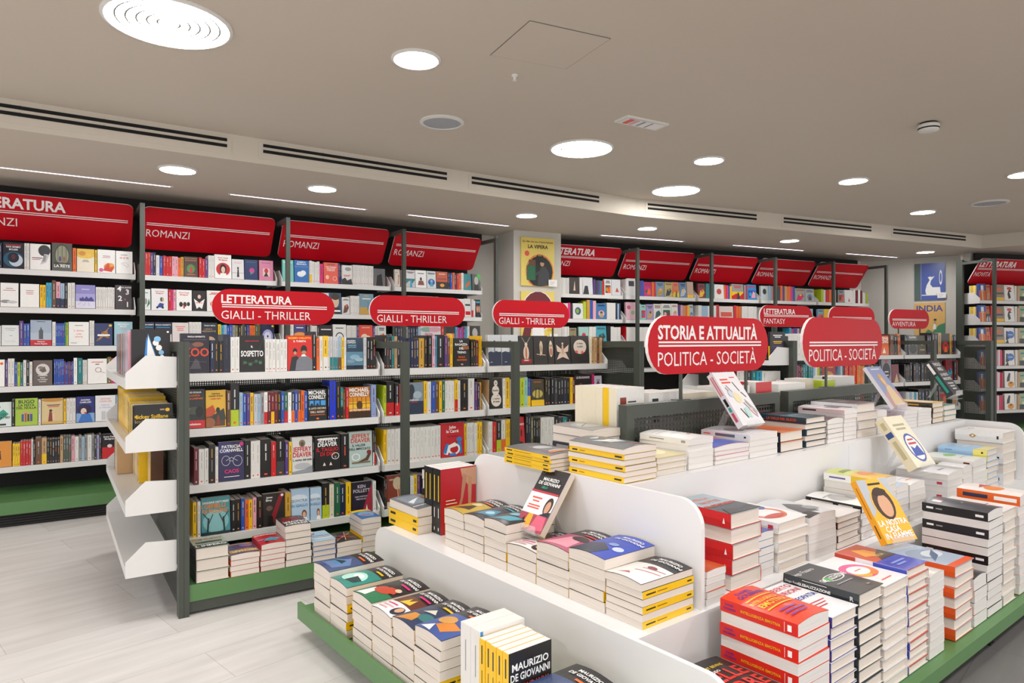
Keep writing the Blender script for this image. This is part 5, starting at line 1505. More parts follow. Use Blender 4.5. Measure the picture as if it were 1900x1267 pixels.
row(D1, NL1, wz(5), "the long wall's sixth shelf", 'novel', 'novel', 'novels', [
    ('2', -120, 87, 'F:e0902c:P,4a3424,.5,.3,.62,.3,.6,.55,.52,.55|E,.56,.6,.05,.04,4a3424|B,.3,.78,.07,8a4a20,CAMILLERI:orange cover with a tiny dark figure', 715), ('2', 92, 147, 'yyy', 725), ('2', 148, 228, 'rrrr', 705), ('2', 229, 258, 'w k', 695), ('2', 260, 305, 'u', 683), ('2', 306, 343, 'a/y', 682), ('2', 344, 440, 'kkkkk', 690), ('2', 441, 464, 'a', 670), ('2', 465, 522, 'GGG', 668), ('2', 523, 578, 'pw', 668), ('2', 579, 641, 'sls', 665), ('2', 642, 674, 'w', 660), ('2', 675, 746, 'sdid', 656), ('2', 748, 864, 'F:26222a:R,0,0,1,.45,c8242c|P,26222a,0,.45,.4,.5,1,.4,1,.6,0,.6|E,.5,.5,.16,.07,e8dcdc|B,.5,.85,.06,W,Sveva Casati|B,.5,.76,.06,W,Modignani:black over red cover with a pale butterfly', 655), ('2', 866, 960, 'w k r d', 650)], split=False, dep=.13, cuts=UB1)

# ---- wall beyond the column: its small spine-out books are past counting and are one mass
FARM = MB()
row(D2, NL2, wz(0), "the wall's top shelf beyond the column", 'novel', 'novel', 'novels', [
    ('C', 560, 697, 'wwwwwww', 455), ('C', 700, 775, 'F:3a302c:P,d8c8b0,.4,.2,.6,.2,.55,.8:dark brown cover with a pale streak', 455), ('C', 776, 798, 'w', 452), ('C', 800, 874, 'F:e0e2e4:P,2c2c30,0,.0,.6,.0,.5,.5,.2,.5:white cover with a black figure', 455), ('C', 876, 956, 'v d v t r', 470), ('C', 958, 1010, 'F:e8e8e8', 468), ('C', 1012, 1094, 'F:dcdfe2:P,c84a3c,.4,.2,.8,.2,.6,.5:pale cover with a red shape', 470), ('C', 1095, 1125, 'ww', 465), ('C', 1127, 1187, 'F:ececec:R,.15,.55,.85,.85,4a4a50:white cover with a square photograph', 462), ('C', 1190, 1246, 'w v b', 475), ('C', 1247, 1304, 'F:b83c84', 488), ('C', 1305, 1334, 'o r', 488), ('C', 1336, 1400, 'F:7a9cb8', 488), ('C', 1401, 1458, 'F:c8b878', 490), ('C', 1459, 1508, 'F:d87848', 490), ('C', 1509, 1564, 'F:6a90b8', 492), ('C', 1566, 1640, 'F:c8a890:R,0,0,1,.18,y:beige cover with a yellow band', 487), ('C', 1642, 1700, 'F:8a2c34', 500), ('C', 1701, 1738, 't', 498), ('C', 1740, 1764, 't', 498),
    ('F', 82, 140, 'F:f0ece8:E,.5,.5,.25,.2,c84a48:white cover with a red figure', 342), ('F', 141, 183, 'o m b y', 345), ('F', 185, 255, 'F:9a9c9c', 340), ('F', 256, 274, 's r', 345), ('F', 276, 331, 'F:3c8cc8', 343), ('F', 332, 353, 'w', 345), ('F', 355, 400, 'F:c8d4d4:E,.5,.6,.25,.2,2c3434:pale cover with a dark head', 350), ('F', 401, 468, 'l s r w d', 350), ('F', 470, 556, 'o v a o o m b', 350), ('F', 558, 616, 'F:a8b0a4', 365), ('F', 618, 708, 'F:b8bcbc', 368), ('F', 710, 752, 'e w r', 370), ('F', 754, 808, 'o o w k', 372), ('F', 810, 847, 'F:8a9c98', 375), ('F', 849, 900, 'F:e8e4e2:P,c83030,.4,.1,.6,.1,.5,.4:white cover with a red drop', 375), ('F', 901, 950, 'w h w h', 373), ('F', 955, 1008, 'w w e', 388)], split=False, dep=.13, marks=False, mass=FARM, cuts=[3.802] + UB2[1:])
row(D2, NL2, wz(1), "the wall's second shelf beyond the column", 'novel', 'novel', 'novels', [
    ('C', 560, 690, 'w l w w w', 640), ('C', 691, 724, 'm k', 640), ('C', 726, 802, 'F:e8e8e6:E,.5,.5,.3,.25,3c5a7a|E,.45,.5,.15,.15,8ab03c:white cover with a blue and green globe', 645), ('C', 804, 826, 'e', 630), ('C', 828, 896, 'j b p', 620), ('C', 898, 975, 'F:3c7ab0', 645), ('C', 976, 1040, 'w w', 640), ('C', 1041, 1078, 'n l n', 640), ('C', 1080, 1114, 't', 625), ('C', 1117, 1190, 'F:e0b8c4:E,.3,.7,.2,.12,c85878|E,.7,.4,.2,.12,8ab890:floral pink cover', 637), ('C', 1191, 1224, 'w l', 645), ('C', 1225, 1264, 'F:8ccfc0', 655), ('C', 1266, 1320, 'F:a894c8', 652), ('C', 1322, 1380, 'F:e8e4dc', 650), ('C', 1381, 1450, 'F:f0f0ee', 648), ('C', 1451, 1500, 'F:e8ece8', 648), ('C', 1501, 1583, 'v p a o y', 655), ('C', 1585, 1630, 'F:b8c4d0', 655), ('C', 1631, 1742, 'w l l w', 660), ('F', 60, 92, 'w w', 465), ('F', 93, 110, 'r', 460), ('F', 112, 195, 'F:e0d0cc:R,.1,.3,.9,.6,d85848:pale cover with a red panel', 470), ('F', 196, 240, 'r o o', 465), ('F', 242, 348, 'w w w w w', 470), ('F', 350, 660, 'w l f o w k w l w r w w l', 480), ('F', 662, 726, 'F:8cb0c8', 487), ('F', 728, 764, 'y y', 485), ('F', 766, 1010, 'w l o w n w w w', 492)], split=False, dep=.13, marks=False, mass=FARM, cuts=[3.802] + UB2[1:])
row(D2, NL2, wz(2), "the wall's third shelf beyond the column", 'novel', 'novel', 'novels', [
    ('C', 560, 696, 'w w w w w', 815), ('C', 697, 755, 'F:8a8c6c', 825), ('C', 770, 845, 'F:a8cfc8:E,.5,.5,.2,.14,c83048:mint cover with a red rose', 818), ('C', 847, 896, 'w w', 815), ('C', 898, 976, 'F:48a8bc', 812), ('C', 977, 1085, 'k w w w', 812), ('C', 1087, 1118, 'r r', 812), ('C', 1120, 1302, 'wwwwwwwww', 818), ('C', 1304, 1600, 'w w k l w r w w t w', 820), ('F', 60, 520, 'w r w k t w o w l b w w k w r', 590), ('F', 522, 606, 'c m v b p t m', 597), ('F', 608, 900, 'w k l w r w g w w', 600)], split=False, dep=.13, marks=False, mass=FARM, cuts=[3.802] + UB2[1:])

far = FARM.build('distant_novels', [MT['ink'], MT['page']])
tag(far, 'many small spine-out novels packed along the wall shelves beyond the column', 'books')
far['kind'] = 'stuff'

# ---- gondola of fantasy books
BIGF = 'pocket_book'
row(D2, G2L_, G2Z[0] + 0.0425, "the fantasy gondola's top shelf", BIGF, 'paperback', 'fantasy', [
    ('G', 205, 240, 'kk', 110), ('G', 242, 385, 'F:24222a:R,.2,.8,.8,.84,W|R,.25,.72,.75,.75,W|R,.2,.6,.8,.64,y|E,.5,.3,.3,.2,6a3c6c|E,.5,.3,.16,.1,d87838:black comic cover with a bright picture panel', 108), ('G', 440, 478, 'ww', 85), ('G', 480, 700, 'f w k a k w', 90), ('G', 702, 1150, 'k u h k w k d g k o r k', 95), ('G', 1155, 1224, 'F:e8702c:B,.5,.8,.12,W,STEPHEN|B,.5,.62,.16,W,KING|P,W,.2,.1,.6,.1,.4,.4:orange cover with big white capitals', 105), ('G', 1226, 1296, 'u k', 90), ('G', 1298, 1345, 'F:c87a34', 88), ('G', 1346, 1384, 'd n', 95), ('G', 1386, 1466, 'F:6c6e6c:B,.5,.85,.08,W,ELADHIN|E,.5,.3,.4,.25,3c3e3e|E,.5,.6,.15,.1,c8c8c4:grey cover with a stone arch', 100), ('G', 1468, 1540, 'F:4a4434:E,.5,.6,.14,.12,c8b478|B,.5,.2,.08,c8b478,STEMMI:dark olive cover with a gold emblem', 103), ('G', 1541, 1578, 'kn', 100), ('G', 1580, 1636, 'k n', 80), ('G', 1638, 1662, 'a', 78), ('G', 1664, 1734, 'F:2c2824', 85), ('G', 1735, 1786, 'j k n', 85)], split=False, dep=.14, cuts=G2U)
row(D2, G2L_, G2Z[1] + 0.0425, "the fantasy gondola's second shelf", BIGF, 'paperback', 'fantasy', [
    ('G', 440, 503, 'k m k h k', 345), ('G', 505, 584, 'tttt', 345), ('G', 586, 658, 'l w e k', 350), ('G', 660, 790, 'F:a02430:E,.5,.4,.3,.2,c89838|B,.5,.8,.1,d8b060,FANTASIA|O,.5,.4,.34,.24,.1,d8b060:red cover with a gold medallion', 340), ('G', 792, 850, 'l w n', 350), ('G', 852, 950, 'rorror', 350), ('G', 952, 1090, 'o j o a e g l e', 350), ('G', 1092, 1160, 'k k d', 340), ('G', 1163, 1246, 'F:8c8a94:E,.5,.5,.4,.36,2c2830|R,.3,.3,.7,.34,W|R,.3,.45,.7,.49,W|E,.5,.93,.14,.05,r:grey cover with a dark oval label', 305), ('G', 1248, 1310, 'F:7a2c34:P,d8b088,.3,0,.9,0,.7,.5:wine red cover with a hand', 345), ('G', 1312, 1400, 'kdkk', 345), ('G', 1402, 1560, 'k k n k d k k', 330), ('G', 1562, 1638, 'k d k', 330), ('G', 1640, 1702, 'F:4a2420:E,.5,.4,.35,.25,c85a34|E,.4,.35,.15,.1,e8a060:dark cover with a fiery scene', 360), ('G', 1704, 1762, 'F:98202c', 310), ('G', 1763, 1790, 'k', 315), ('G', 1791, 1822, 'r', 310)], split=False, dep=.14, cuts=G2U)
row(D2, G2L_, G2Z[2] + 0.0425, "the fantasy gondola's third shelf", BIGF, 'paperback', 'fantasy', [
    ('G', 440, 900, 'k u n k h g k d k r', 540), ('G', 902, 1275, 'k w r k l b w k d k', 560), ('G', 1276, 1362, 'k r t w r b', 575), ('G', 1364, 1470, 'S w l w c w', 575), ('G', 1472, 1640, 'k n k d w k', 550), ('G', 1645, 1705, 'F:8a8488', 530), ('G', 1706, 1752, 'k k', 530), ('G', 1753, 1786, 'a', 545), ('G', 1788, 1826, 'S s', 530)], split=False, dep=.14, cuts=G2U)

# ---- far end wall
ANT = 'P,2c2c30,.4,.1,.62,.2,.5,.55,.75,.6,.55,.7,.4,.65,.3,.4|E,.5,.78,.24,.1,e05048|R,.1,.9,.4,.92,s'
CAN = 'P,3a3a40,.1,.2,.5,.3,.55,.7,.2,.8|E,.62,.55,.36,.24,3c78d0|R,.4,.52,.85,.56,W|P,2c2c30,.05,.0,.4,.0,.3,.3'
OST = 'P,2c2c30,.2,.35,.5,.4,.6,.85,.45,.9,.25,.6|E,.62,.2,.32,.18,f0a020|P,2c2c30,.5,.2,.8,.3,.6,.34'
AR = 'R,0,0,1,.6,e06a34|R,.3,.55,.7,.9,W|R,.4,0,.6,.6,f0c8a0|R,.0,.6,1,1,3c5ab0|R,.3,.62,.7,.9,W'
for k in range(6):
    sh = ["the end wall's top shelf", "the end wall's second shelf", "the end wall's third shelf", "the end wall's fourth shelf", "the end wall's fifth shelf", "the end wall's lowest shelf"][k]
    big = ANT if k < 2 else CAN if k < 4 else OST
    dsc = ['white cover with a red blot over black flowers', 'white cover with a blue disc', 'white cover with an orange disc'][k // 2]
    ents = [('I', 1345, 1460, 'F:3c5ab0:' + AR + ':blue and orange doorway cover'), ('I', 1462, 1512, 'F:c87a54'), ('I', 1513, 1558, 'r v')]
    if k < 3:
        ents += [('I', 1560, 1676, 'F:9a8c84:R,0,0,1,.2,y|E,.5,.7,.3,.14,d87848|R,.1,.4,.9,.5,4a4a4c:grey cover with an orange hill and yellow foot')]
    else:
        ents += [('I', 1560, 1676, 'k p w m r d')]
    ents += [('I', 1678, 1796, 'F:W:' + big + ':' + dsc), ('I', 1800, 1852, 'w a')]
    ents += [('I', 1855, 1990, 'F:a8b890:R,0,0,1,.3,2c3c3c|R,.1,.7,.9,.8,3c8c9c|E,.5,.4,.3,.12,e0e4c8:pale green cover over a dark skyline'), ('I', 1995, 2300, 'w l a w k w r w')]
    row(D3, NL3, wz(k), sh, 'pocket_book', 'paperback', 'new', ents, split=False, dep=.13, dh=.215, marks=False, cuts=UB3)
    if k < 3:
        nb_ = NL3 + 0.012 + 0.004 + 0.03
        u0_ = max(u_at(D3, NL3 + 0.012, 1600 + 1345 / 6.333), UB3[0] + 0.047) + 0.002
        right_ = Vector((*rot(D3), 0))
        for q, cc in enumerate('ywyyw'):
            M = basis(right_, UP, right_.cross(UP), P(D3, u0_, nb_ + 0.022 * (q + 1) + 0.016, wz(k) + 0.001))
            book('display_book', M, 0.13, 0.205, 0.021, '3c5ab0', cc, None, '', '', False, 0, 'page', '%s %s-spined copy stacked behind the blue and orange cover on %s' % (nth((sh, cc, 'back')), cname(cc), sh), 'book', 'stacked copies on ' + sh, False)

# ------------------------------------------------------------------ the display table's books
TZ, T1, T2 = 0.131, 0.4485, 0.809
DG = 'R,0,.52,1,1,232022|B,.44,.84,.05,W,MAURIZIO|B,.44,.76,.05,W,DE GIOVANNI|'
et = 'on the green tray'
NOIR = ['R,0,0,1,.62,3c4f7c|P,6a84b4,.1,.1,.8,.1,.9,.4,.5,.55|E,.5,.32,.26,.1,4a90b8|P,26304a,.2,.3,.7,.3,.6,.42|R,.5,.66,.85,.7,o',
        'R,0,0,1,.62,2f8c80|E,.45,.3,.4,.2,b8ece0|E,.5,.36,.2,.08,f4fcf8|P,1c3c3c,.5,.1,.8,.16,.85,.3,.5,.34|R,.5,.66,.85,.7,y',
        'R,0,0,1,.34,2c7a50|P,W,.1,.02,.5,.05,.4,.3,.15,.35|E,.5,.36,.3,.12,c84a30|P,c84a30,.4,.25,.9,.4,.8,.55,.5,.5|E,.8,.52,.1,.05,e8c8a8|R,.5,.66,.9,.7,m',
        'R,0,.34,1,.62,6a3428|P,e8c83c,.3,.36,.7,.4,.6,.58,.5,.46,.4,.56|R,0,0,1,.34,W|E,.8,.17,.16,.12,2c3040|E,.8,.2,.09,.08,d8a888|R,.1,.24,.55,.27,m|R,.1,.16,.6,.19,p|R,.1,.08,.5,.11,p|R,.4,.66,.9,.7,m',
        'R,0,0,1,.62,2c3c60|P,d89038,.1,.0,.6,.1,.5,.3,.2,.3|E,.7,.3,.25,.1,3c7a7c|P,e0dcc8,.3,.4,.7,.45,.5,.56|R,.45,.66,.9,.7,y',
        'R,0,0,1,.62,3c58a0|P,e08a34,.3,.2,.7,.1,.9,.35,.5,.4|E,.3,.4,.25,.12,d8a050|P,f0f0f0,.1,.05,.5,.02,.3,.2|R,.45,.66,.9,.7,o',
        'R,0,0,1,.62,c8a83c|P,3c3428,.2,.1,.8,.2,.6,.5|E,.5,.5,.2,.08,e8d8a0|R,.45,.66,.9,.7,o',
        'R,0,0,1,.62,2c2c34|P,3c8cb0,.1,.1,.9,.2,.7,.5,.3,.4|E,.6,.3,.15,.08,a8dcec|R,.45,.66,.9,.7,c',
        'R,0,0,1,.62,26303c|P,58b0c8,.2,.05,.8,.15,.9,.4,.4,.3|E,.4,.45,.2,.08,7cc8dc|R,.45,.66,.9,.7,q',
        'R,0,0,1,.62,b85a7a|P,f0a0b4,.1,.05,.8,.1,.7,.45,.3,.5|E,.6,.5,.22,.1,3c2c30|R,.45,.66,.9,.7,r',
        'R,0,0,1,1,2848b8|P,26304a,0,0,.6,0,.7,.3,.3,.5,0,.4|E,.8,.4,.12,.08,c8d4f0|E,.55,.5,.12,.06,8aa0d8',
        'R,0,0,1,.62,f0ece8|P,c04858,.2,.1,.5,.14,.4,.2|E,.6,.5,.12,.05,8a3c4c|L,.4,.3,.95,.4,.02,c83848|L,.45,.42,.95,.5,.02,c83848']
dn = ['navy dusk-scene', 'black and sea-green', 'black and green dancer', 'white-banded black', 'black and dark blue', 'orange and violet', 'black and mustard', 'black and steel blue', 'black and turquoise', 'black and pink', 'royal blue', 'black and white striped-face']


def noir(k, n0, n1, u0, u1, z0, z1, cnt, fl, where, extra=''):
    art = ('R,0,.5,1,1,232022|' if k not in (10,) else '') + NOIR[k] + '|' + ('B,.6,.84,.055,W,MAURIZIO|B,.6,.75,.055,W,DE GIOVANNI')
    sart = 'R,.06,.4,.24,.6,k|R,.27,.44,.46,.56,8a6a10|R,.86,.4,.95,.6,k'
    pile(DC, u0, u1, n0, n1, z0, z1, cnt, dn[k] + ' pile ' + where, '232022', 'y', art, sart, 'E', fl, False, 0.008, 'page', topart=art, grp=dn[k] + ' paperback pile', back='f')


noir(0, 2.765, 2.93, 1.205, 1.465, TZ, .360, 6, '000000', 'at the end tray corner')
noir(1, 2.598, 2.760, 1.205, 1.465, TZ, .337, 6, '010100', 'on the green tray')
noir(2, 2.376, 2.540, 1.205, 1.465, TZ, .343, 6, '000000', 'on the green tray')
noir(3, 2.219, 2.372, 1.205, 1.465, TZ, .337, 6, '000000', 'on the green tray')
noir(4, 2.060, 2.215, 1.205, 1.465, TZ, .346, 6, '000000', 'on the green tray')
noir(5, 1.892, 2.056, 1.205, 1.465, TZ, .366, 7, '1010000', 'on the green tray')
noir(0, 1.372, 1.538, 1.215, 1.475, TZ, .345, 6, '000000', 'at the near end of the tray')
fE = -Vector((*rot(DC), 0))
rE = UP.cross(fE)


def stand_row(z, n1, toks, W_, H_, u, shelf, name='standing_book', lastart='', sarts='', grp=None, jit=.004, page='pagew', fronts=None):
    n = n1
    for i, (tk, w) in enumerate(toks):
        org = P(DC, u + RNDS.uniform(0, jit), n - 0.0004, z + 0.001)
        lab = '%s %s-spined standing book in the %s' % (nth((shelf, cname(tk))), cname(tk), shelf)
        last = i == len(toks) - 1
        fr = (fronts or {}).get(i, tk)
        book(name, basis(-fE, UP, rE, org), W_, H_, w - 0.001, fr, tk, None, lastart if last else '', sarts, False, 0, page, lab, 'book', grp or shelf)
        n -= w
    return n


n = stand_row(TZ, 1.800, [('w', .055), ('w', .052)], .175, .325, 1.222, 'white pair on the green tray', sarts='R,.15,.46,.45,.54,s', lastart='R,0,0,.06,1,3c8cc8')
stand_row(TZ, 1.690, [('y', .029)] * 5, .165, .312, 1.215, 'yellow row on the green tray', sarts='R,.06,.4,.24,.6,k|R,.3,.44,.5,.56,8a6a10|R,.86,.4,.94,.6,k', page='pagew', fronts={4: 'k'},
          lastart='B,.5,.82,.066,W,MAURIZIO|B,.5,.725,.066,W,DE GIOVANNI|B,.5,.62,.06,e0503c,LA CONDANNA|B,.5,.53,.06,e0503c,DEL SANGUE|R,.25,.44,.85,.45,e0503c')
# first step, end
w1 = 'on the first white step'
noir(6, 2.392, 2.536, 1.640, 1.893, T1, .612, 5, '00000', w1)
noir(7, 2.247, 2.388, 1.640, 1.893, T1, .616, 5, '00010', w1)
noir(8, 2.097, 2.243, 1.640, 1.893, T1, .627, 5, '01000', w1)
noir(3, 1.922, 2.092, 1.640, 1.893, T1, .560, 3, '000', 'under the leaning book')
noir(9, 1.746, 1.917, 1.640, 1.893, T1, .607, 5, '00000', w1)
noir(10, 1.571, 1.742, 1.640, 1.893, T1, .627, 5, '01000', w1)
noir(11, 1.408, 1.566, 1.640, 1.893, T1, .590, 6, '101010', w1)
pile(DC, 1.625, 1.80, 2.745, 3.02, T1, .566, 3, 'grey and yellow-spined pile at the step corner', '6a6e74', 'y', 'R,.3,.1,.9,.7,8a94a0|P,e8ecf0,.35,.3,.85,.5,.8,.65|B,.7,.8,.05,W,MAURIZIO|R,.1,.2,.25,.8,b87848', 'R,.06,.35,.24,.65,k|R,.84,.35,.95,.65,k', 'R', '001', False, .006, grp='grey and yellow-spined pile')
pile(DC, 1.815, 1.90, 2.82, 3.02, T1, .69, 5, 'narrow cream pile with a violet top', '6a4a72', 'k', 'E,.5,.5,.3,.2,e8a070|R,.3,.7,.7,.75,y', '', 'R', '01011', False, 0, grp='narrow cream pile')
LEGS = 'R,0,0,1,1,b81c2c|P,c8987a,.55,.98,1,.98,1,.7,.75,.72,.6,.85|P,b8886a,.62,.9,.74,.86,.62,.5,.48,.22,.4,.22,.56,.52|P,c09070,.76,.86,.88,.82,.86,.5,.84,.14,.78,.14,.77,.5|P,201418,.38,.24,.5,.24,.4,.18|P,201418,.76,.16,.88,.16,.84,.1|R,.14,.5,.4,.515,f|R,.14,.45,.45,.465,f|R,.14,.4,.42,.415,f|R,.14,.35,.38,.365,f'
stand_row(T1, 2.815, [('k', .038), ('k', .036), ('k', .036), ('k', .036)], .20, .302, 1.70, 'dark row beside the red cover on the first step', fronts={3: 'b81c2c'}, lastart=LEGS, sarts='R,.1,.4,.5,.6,y|R,.6,.42,.75,.58,w|R,.9,.4,.95,.6,w')


# ---- leaning books on clear stands
def easel(u, n, z, W_, L_, T_, ang, tilt, front, spine, art, sart, label, hard=False, shift=0.0):
    """A book leaning on an L-shaped clear stand; ang turns its face, tilt leans it back."""
    a = math.radians(ang)
    f = Vector((math.sin(a), -math.cos(a), 0))          # towards the reader
    right = UP.cross(f)
    t = math.radians(tilt)
    ey = UP * math.cos(t) - f * math.sin(t)
    ez = right.cross(ey)
    base_ = P(DC, u, n, z)
    fr = thing('book_stand', 0, 0, 0, 0, 'clear acrylic stand holding the ' + label, 'book stand', 'clear book stands')
    fr.matrix_world = basis(right, f * -1, UP, base_)
    w = W_ * 0.7
    off = (W_ - w) / 2
    g = 0.003
    mb = MB()
    h = 0.62 * L_
    c_, s_ = math.cos(t), math.sin(t)
    # lip, tray and back rest as one bent sheet; local x right, y away from the reader, z up
    lift = 0.006
    prof = [(-T_ * c_ - 0.010, lift + 0.03 + T_ * s_), (-T_ * c_ - 0.010, lift + T_ * s_ - g), (0.004, lift - g), (h * s_ + 0.004, h * c_ + lift), (h * s_ + 0.001, h * c_ + lift), (0.001, lift), (-T_ * c_ - 0.006, lift + T_ * s_), (-T_ * c_ - 0.006, lift + 0.03 + T_ * s_)]
    mb.prism(prof, 0, off, off + w)
    mb.build('bent_sheet', MT['acrylic'], fr)
    mb = MB()
    mb.prism([(h * s_ * 0.8 + 0.006, h * c_ * 0.8 + lift), (h * s_ * 0.8 + 0.01, h * c_ * 0.8 + lift), (h * s_ + 0.05, 0.0), (h * s_ + 0.046, 0.0)], 0, off + w * .3, off + w * .7)
    mb.build('rear_strut', MT['acrylic'], fr)
    mb = MB()
    mb.box(off, -T_ - 0.0, 0.0, off + w, 0.02, lift - g)
    mb.build('foot', MT['acrylic'], fr)
    org = base_ + UP * (lift + 0.003) + ez * 0.003
    book('display_book', basis(right, ey, ez, org), W_, L_, T_, front, spine, None, art, sart, hard, 0, 'page', label, 'book', 'leaning display books')


easel(1.745, 2.148, .573, .16, .27, .03, DC - 90, 37, '2a2628', 'y', 'R,0,0,1,.6,b04a5c|P,e8b03c,.2,.0,.5,.05,.45,.3,.3,.3|P,e06a84,.5,.0,1,.05,.9,.3,.6,.25|P,241c20,.0,.0,.3,.0,.2,.2|R,0,.26,1,.6,W|E,.82,.42,.14,.14,3c2c28|E,.82,.4,.09,.1,d0a084|P,2c3040,.64,.26,1,.26,1,.34,.84,.32|R,.14,.5,.5,.525,x|R,.2,.45,.45,.47,x|R,.12,.38,.55,.4,x|R,.12,.34,.55,.36,x|R,.0,.6,1,.63,c83848|B,.5,.8,.05,W,MAURIZIO|B,.5,.73,.05,W,DE GIOVANNI|B,.4,.67,.035,2fb090,GELO|O,.12,.93,.06,.03,.2,s', '', 'black and white banded book leaning on the first step')
NOSTRA = 'R,0,0,1,1,b8bcc4|P,f0b838,.3,1,.7,1,1,.6,1,0,0,0,0,.4,.2,.5|E,.52,.6,.36,.3,e8b84c|E,.52,.6,.31,.26,4a3228|E,.54,.56,.2,.18,d8a684|E,.54,.78,.22,.06,3a2620|B,.5,.26,.085,W,LA NOSTRA|B,.4,.16,.085,W,CASA|B,.5,.06,.085,W,IN FIAMME|R,.3,.9,.7,.93,k'
easel(2.80, 1.195, .530, .175, .262, .03, 24, 33, 'b8bcc4', 'f0a818', NOSTRA, 'R,.1,.4,.6,.6,c87810|R,.7,.4,.9,.6,6a4a10', 'leaning grey and amber book with an oval portrait')
easel(2.86, 1.872, .915, .185, .30, .036, DC, 36, 'f0eef2', 'f0eef2', 'R,.15,.84,.5,.87,x|R,.15,.78,.55,.81,x|R,.62,.88,.85,.9,x|L,.62,.8,.72,.62,.03,k|L,.74,.6,.86,.5,.03,k|E,.46,.5,.15,.1,f0e4b8|L,.7,.46,.95,.2,.02,2fa08c|L,.68,.42,.9,.16,.02,c83038|L,.58,.4,.85,.12,.02,2c2c30|L,.3,.3,.42,.12,.03,k|P,c0e4dc,.45,.3,.65,.32,.6,.12,.42,.14|P,f0c8d4,.66,.28,.8,.3,.78,.14|L,.16,.7,.3,.55,.02,k|L,.24,.74,.36,.6,.02,k|E,.25,.58,.1,.06,d8dce8', 'R,.06,.55,.42,.75,e0848c|R,.06,.25,.42,.45,e0848c|R,.48,.3,.62,.7,k|R,.64,.3,.72,.7,3cb0a0|R,.74,.3,.9,.7,d85a6a', 'leaning white book with thin coloured drawings')
easel(4.245, 1.757, .930, .19, .286, .022, DC, 35, '9aa4cc', 'e8e8ee', 'R,0,0,1,1,9aa4cc|P,c8a0a8,0,0,1,0,1,.4,.5,.5,0,.3|P,e8d0a8,.2,.05,.9,.05,.75,.5,.5,.6,.35,.4|E,.5,.66,.16,.16,e0b070|E,.5,.62,.09,.1,e8c8a8|R,.2,.92,.8,.94,W', '', 'leaning lilac book with a golden-haired figure')
easel(5.235, 1.800, .945, .165, .272, .045, DC, 34, '4a4c52', '3a3c42', 'B,.5,.84,.09,W,PAOLO|B,.5,.70,.09,W,MIELI|B,.5,.54,.07,W,LE VERITÀ|B,.5,.42,.07,W,NASCOSTE|R,.2,.3,.8,.34,S|R,.25,.22,.75,.26,S|R,.3,.14,.7,.18,S', 'R,.05,.3,.36,.7,W|R,.42,.3,.9,.7,2fa08c', 'leaning dark grey book with white capitals')
easel(3.885, 1.52, .640, .20, .305, .055, DC - 4, 36, 'f0e8d0', 'ece0c0', 'R,.2,.8,.8,.84,b8b090|R,.25,.72,.75,.76,b8b090|E,.55,.36,.36,.28,4a5cb0|E,.55,.36,.31,.24,f0f0ec|P,3c54b0,.3,.2,.8,.2,.72,.4,.5,.34,.36,.4|R,.35,.42,.75,.46,c84858|R,.4,.5,.7,.53,c84858', 'R,.08,.3,.22,.7,c8bc90|R,.28,.15,.38,.85,2c4a90|R,.45,.3,.8,.7,c8bc90', 'leaning cream book with a blue ring emblem')

# ---- top of the table, end side
pile(DC, 1.855, 2.045, 2.08, 2.385, T2 + .002, .878, 4, 'yellow-spined pile overhanging the table end', '5a5c60', 'y', 'R,.3,.3,.8,.7,7a7c80|E,.55,.55,.25,.12,c8ccd0|R,.2,.12,.9,.2,e88a3c|R,.3,.22,.8,.26,W', 'R,.05,.35,.18,.65,k|R,.22,.42,.6,.58,a87c10|R,.86,.35,.96,.65,k', 'R', '0', False, .006, grp='yellow-spined pile')
pile(DC, 1.925, 2.112, 1.745, 2.045, T2 + .002, .940, 6, 'striped yellow and white pile at the table top corner', '5a5c60', 'y', 'P,d8e0e8,.2,.4,.5,.5,.8,.3,.7,.6,.4,.7|P,c0ccd8,.3,.15,.7,.2,.6,.3|B,.4,.88,.05,r,IL LADRO|E,.6,.5,.15,.06,e8ecf0', 'R,.06,.35,.16,.65,k|R,.2,.42,.3,.58,a87c10|R,.84,.35,.96,.65,k', 'R', '101010'[::-1], False, .01, grp='striped yellow and white pile')
pile(DC, 2.125, 2.30, 2.10, 2.365, T2, .958, 4, 'cream pile with a dark strip', '8a8c8c', '2c2c34', 'E,.5,.5,.4,.3,a8aaa8|L,.2,.3,.8,.6,.03,d|L,.3,.7,.7,.4,.03,W', 'R,.1,.3,.4,.7,s', 'R', '1011', False, .006, grp='cream pile with a dark strip')
stand_row(T2, 2.435, [('f', .05), ('f', .048), ('f', .045), ('f', .045), ('y', .04), ('f', .05)], .19, .318, 2.33, 'cream and yellow row behind the grid panel', fronts={5: 'w'}, lastart='R,.12,.5,.34,.86,8a3424|E,.23,.62,.08,.08,e8a040|R,.4,.78,.7,.8,d|R,.12,.38,.7,.4,x|R,.12,.32,.6,.34,x|R,.12,.2,.8,.22,d|R,.12,.14,.7,.16,d')
stand_row(T2, 2.33, [('w', .06), ('f', .05), ('w', .06)], .23, .285, 2.56, 'low white row behind the first grid panel', fronts={2: 'w'}, lastart='R,.1,.5,.3,.9,d')
stand_row(T2, 2.40, [('f', .06)] * 4, .28, .27, 2.83, 'cream row behind the pole of the largest sign')
stand_row(T2, 2.30, [('w', .05)] * 3, .27, .29, 3.13, 'white row behind the leaning white book')
stand_row(T2, 2.285, [('f', .06), ('r', .05), ('w', .05)], .16, .305, 3.42, 'cream and red row at the gap between grid panels', fronts={2: 'c8242c'})
stand_row(T2, 2.30, [('f', .06), ('d', .05), ('w', .06)], .30, .285, 3.66, 'white row behind the second grid panel')
stand_row(T2, 2.30, [('w', .06), ('w', .05)], .16, .30, 4.02, 'short white row beside the lime book', fronts={1: 'f'})
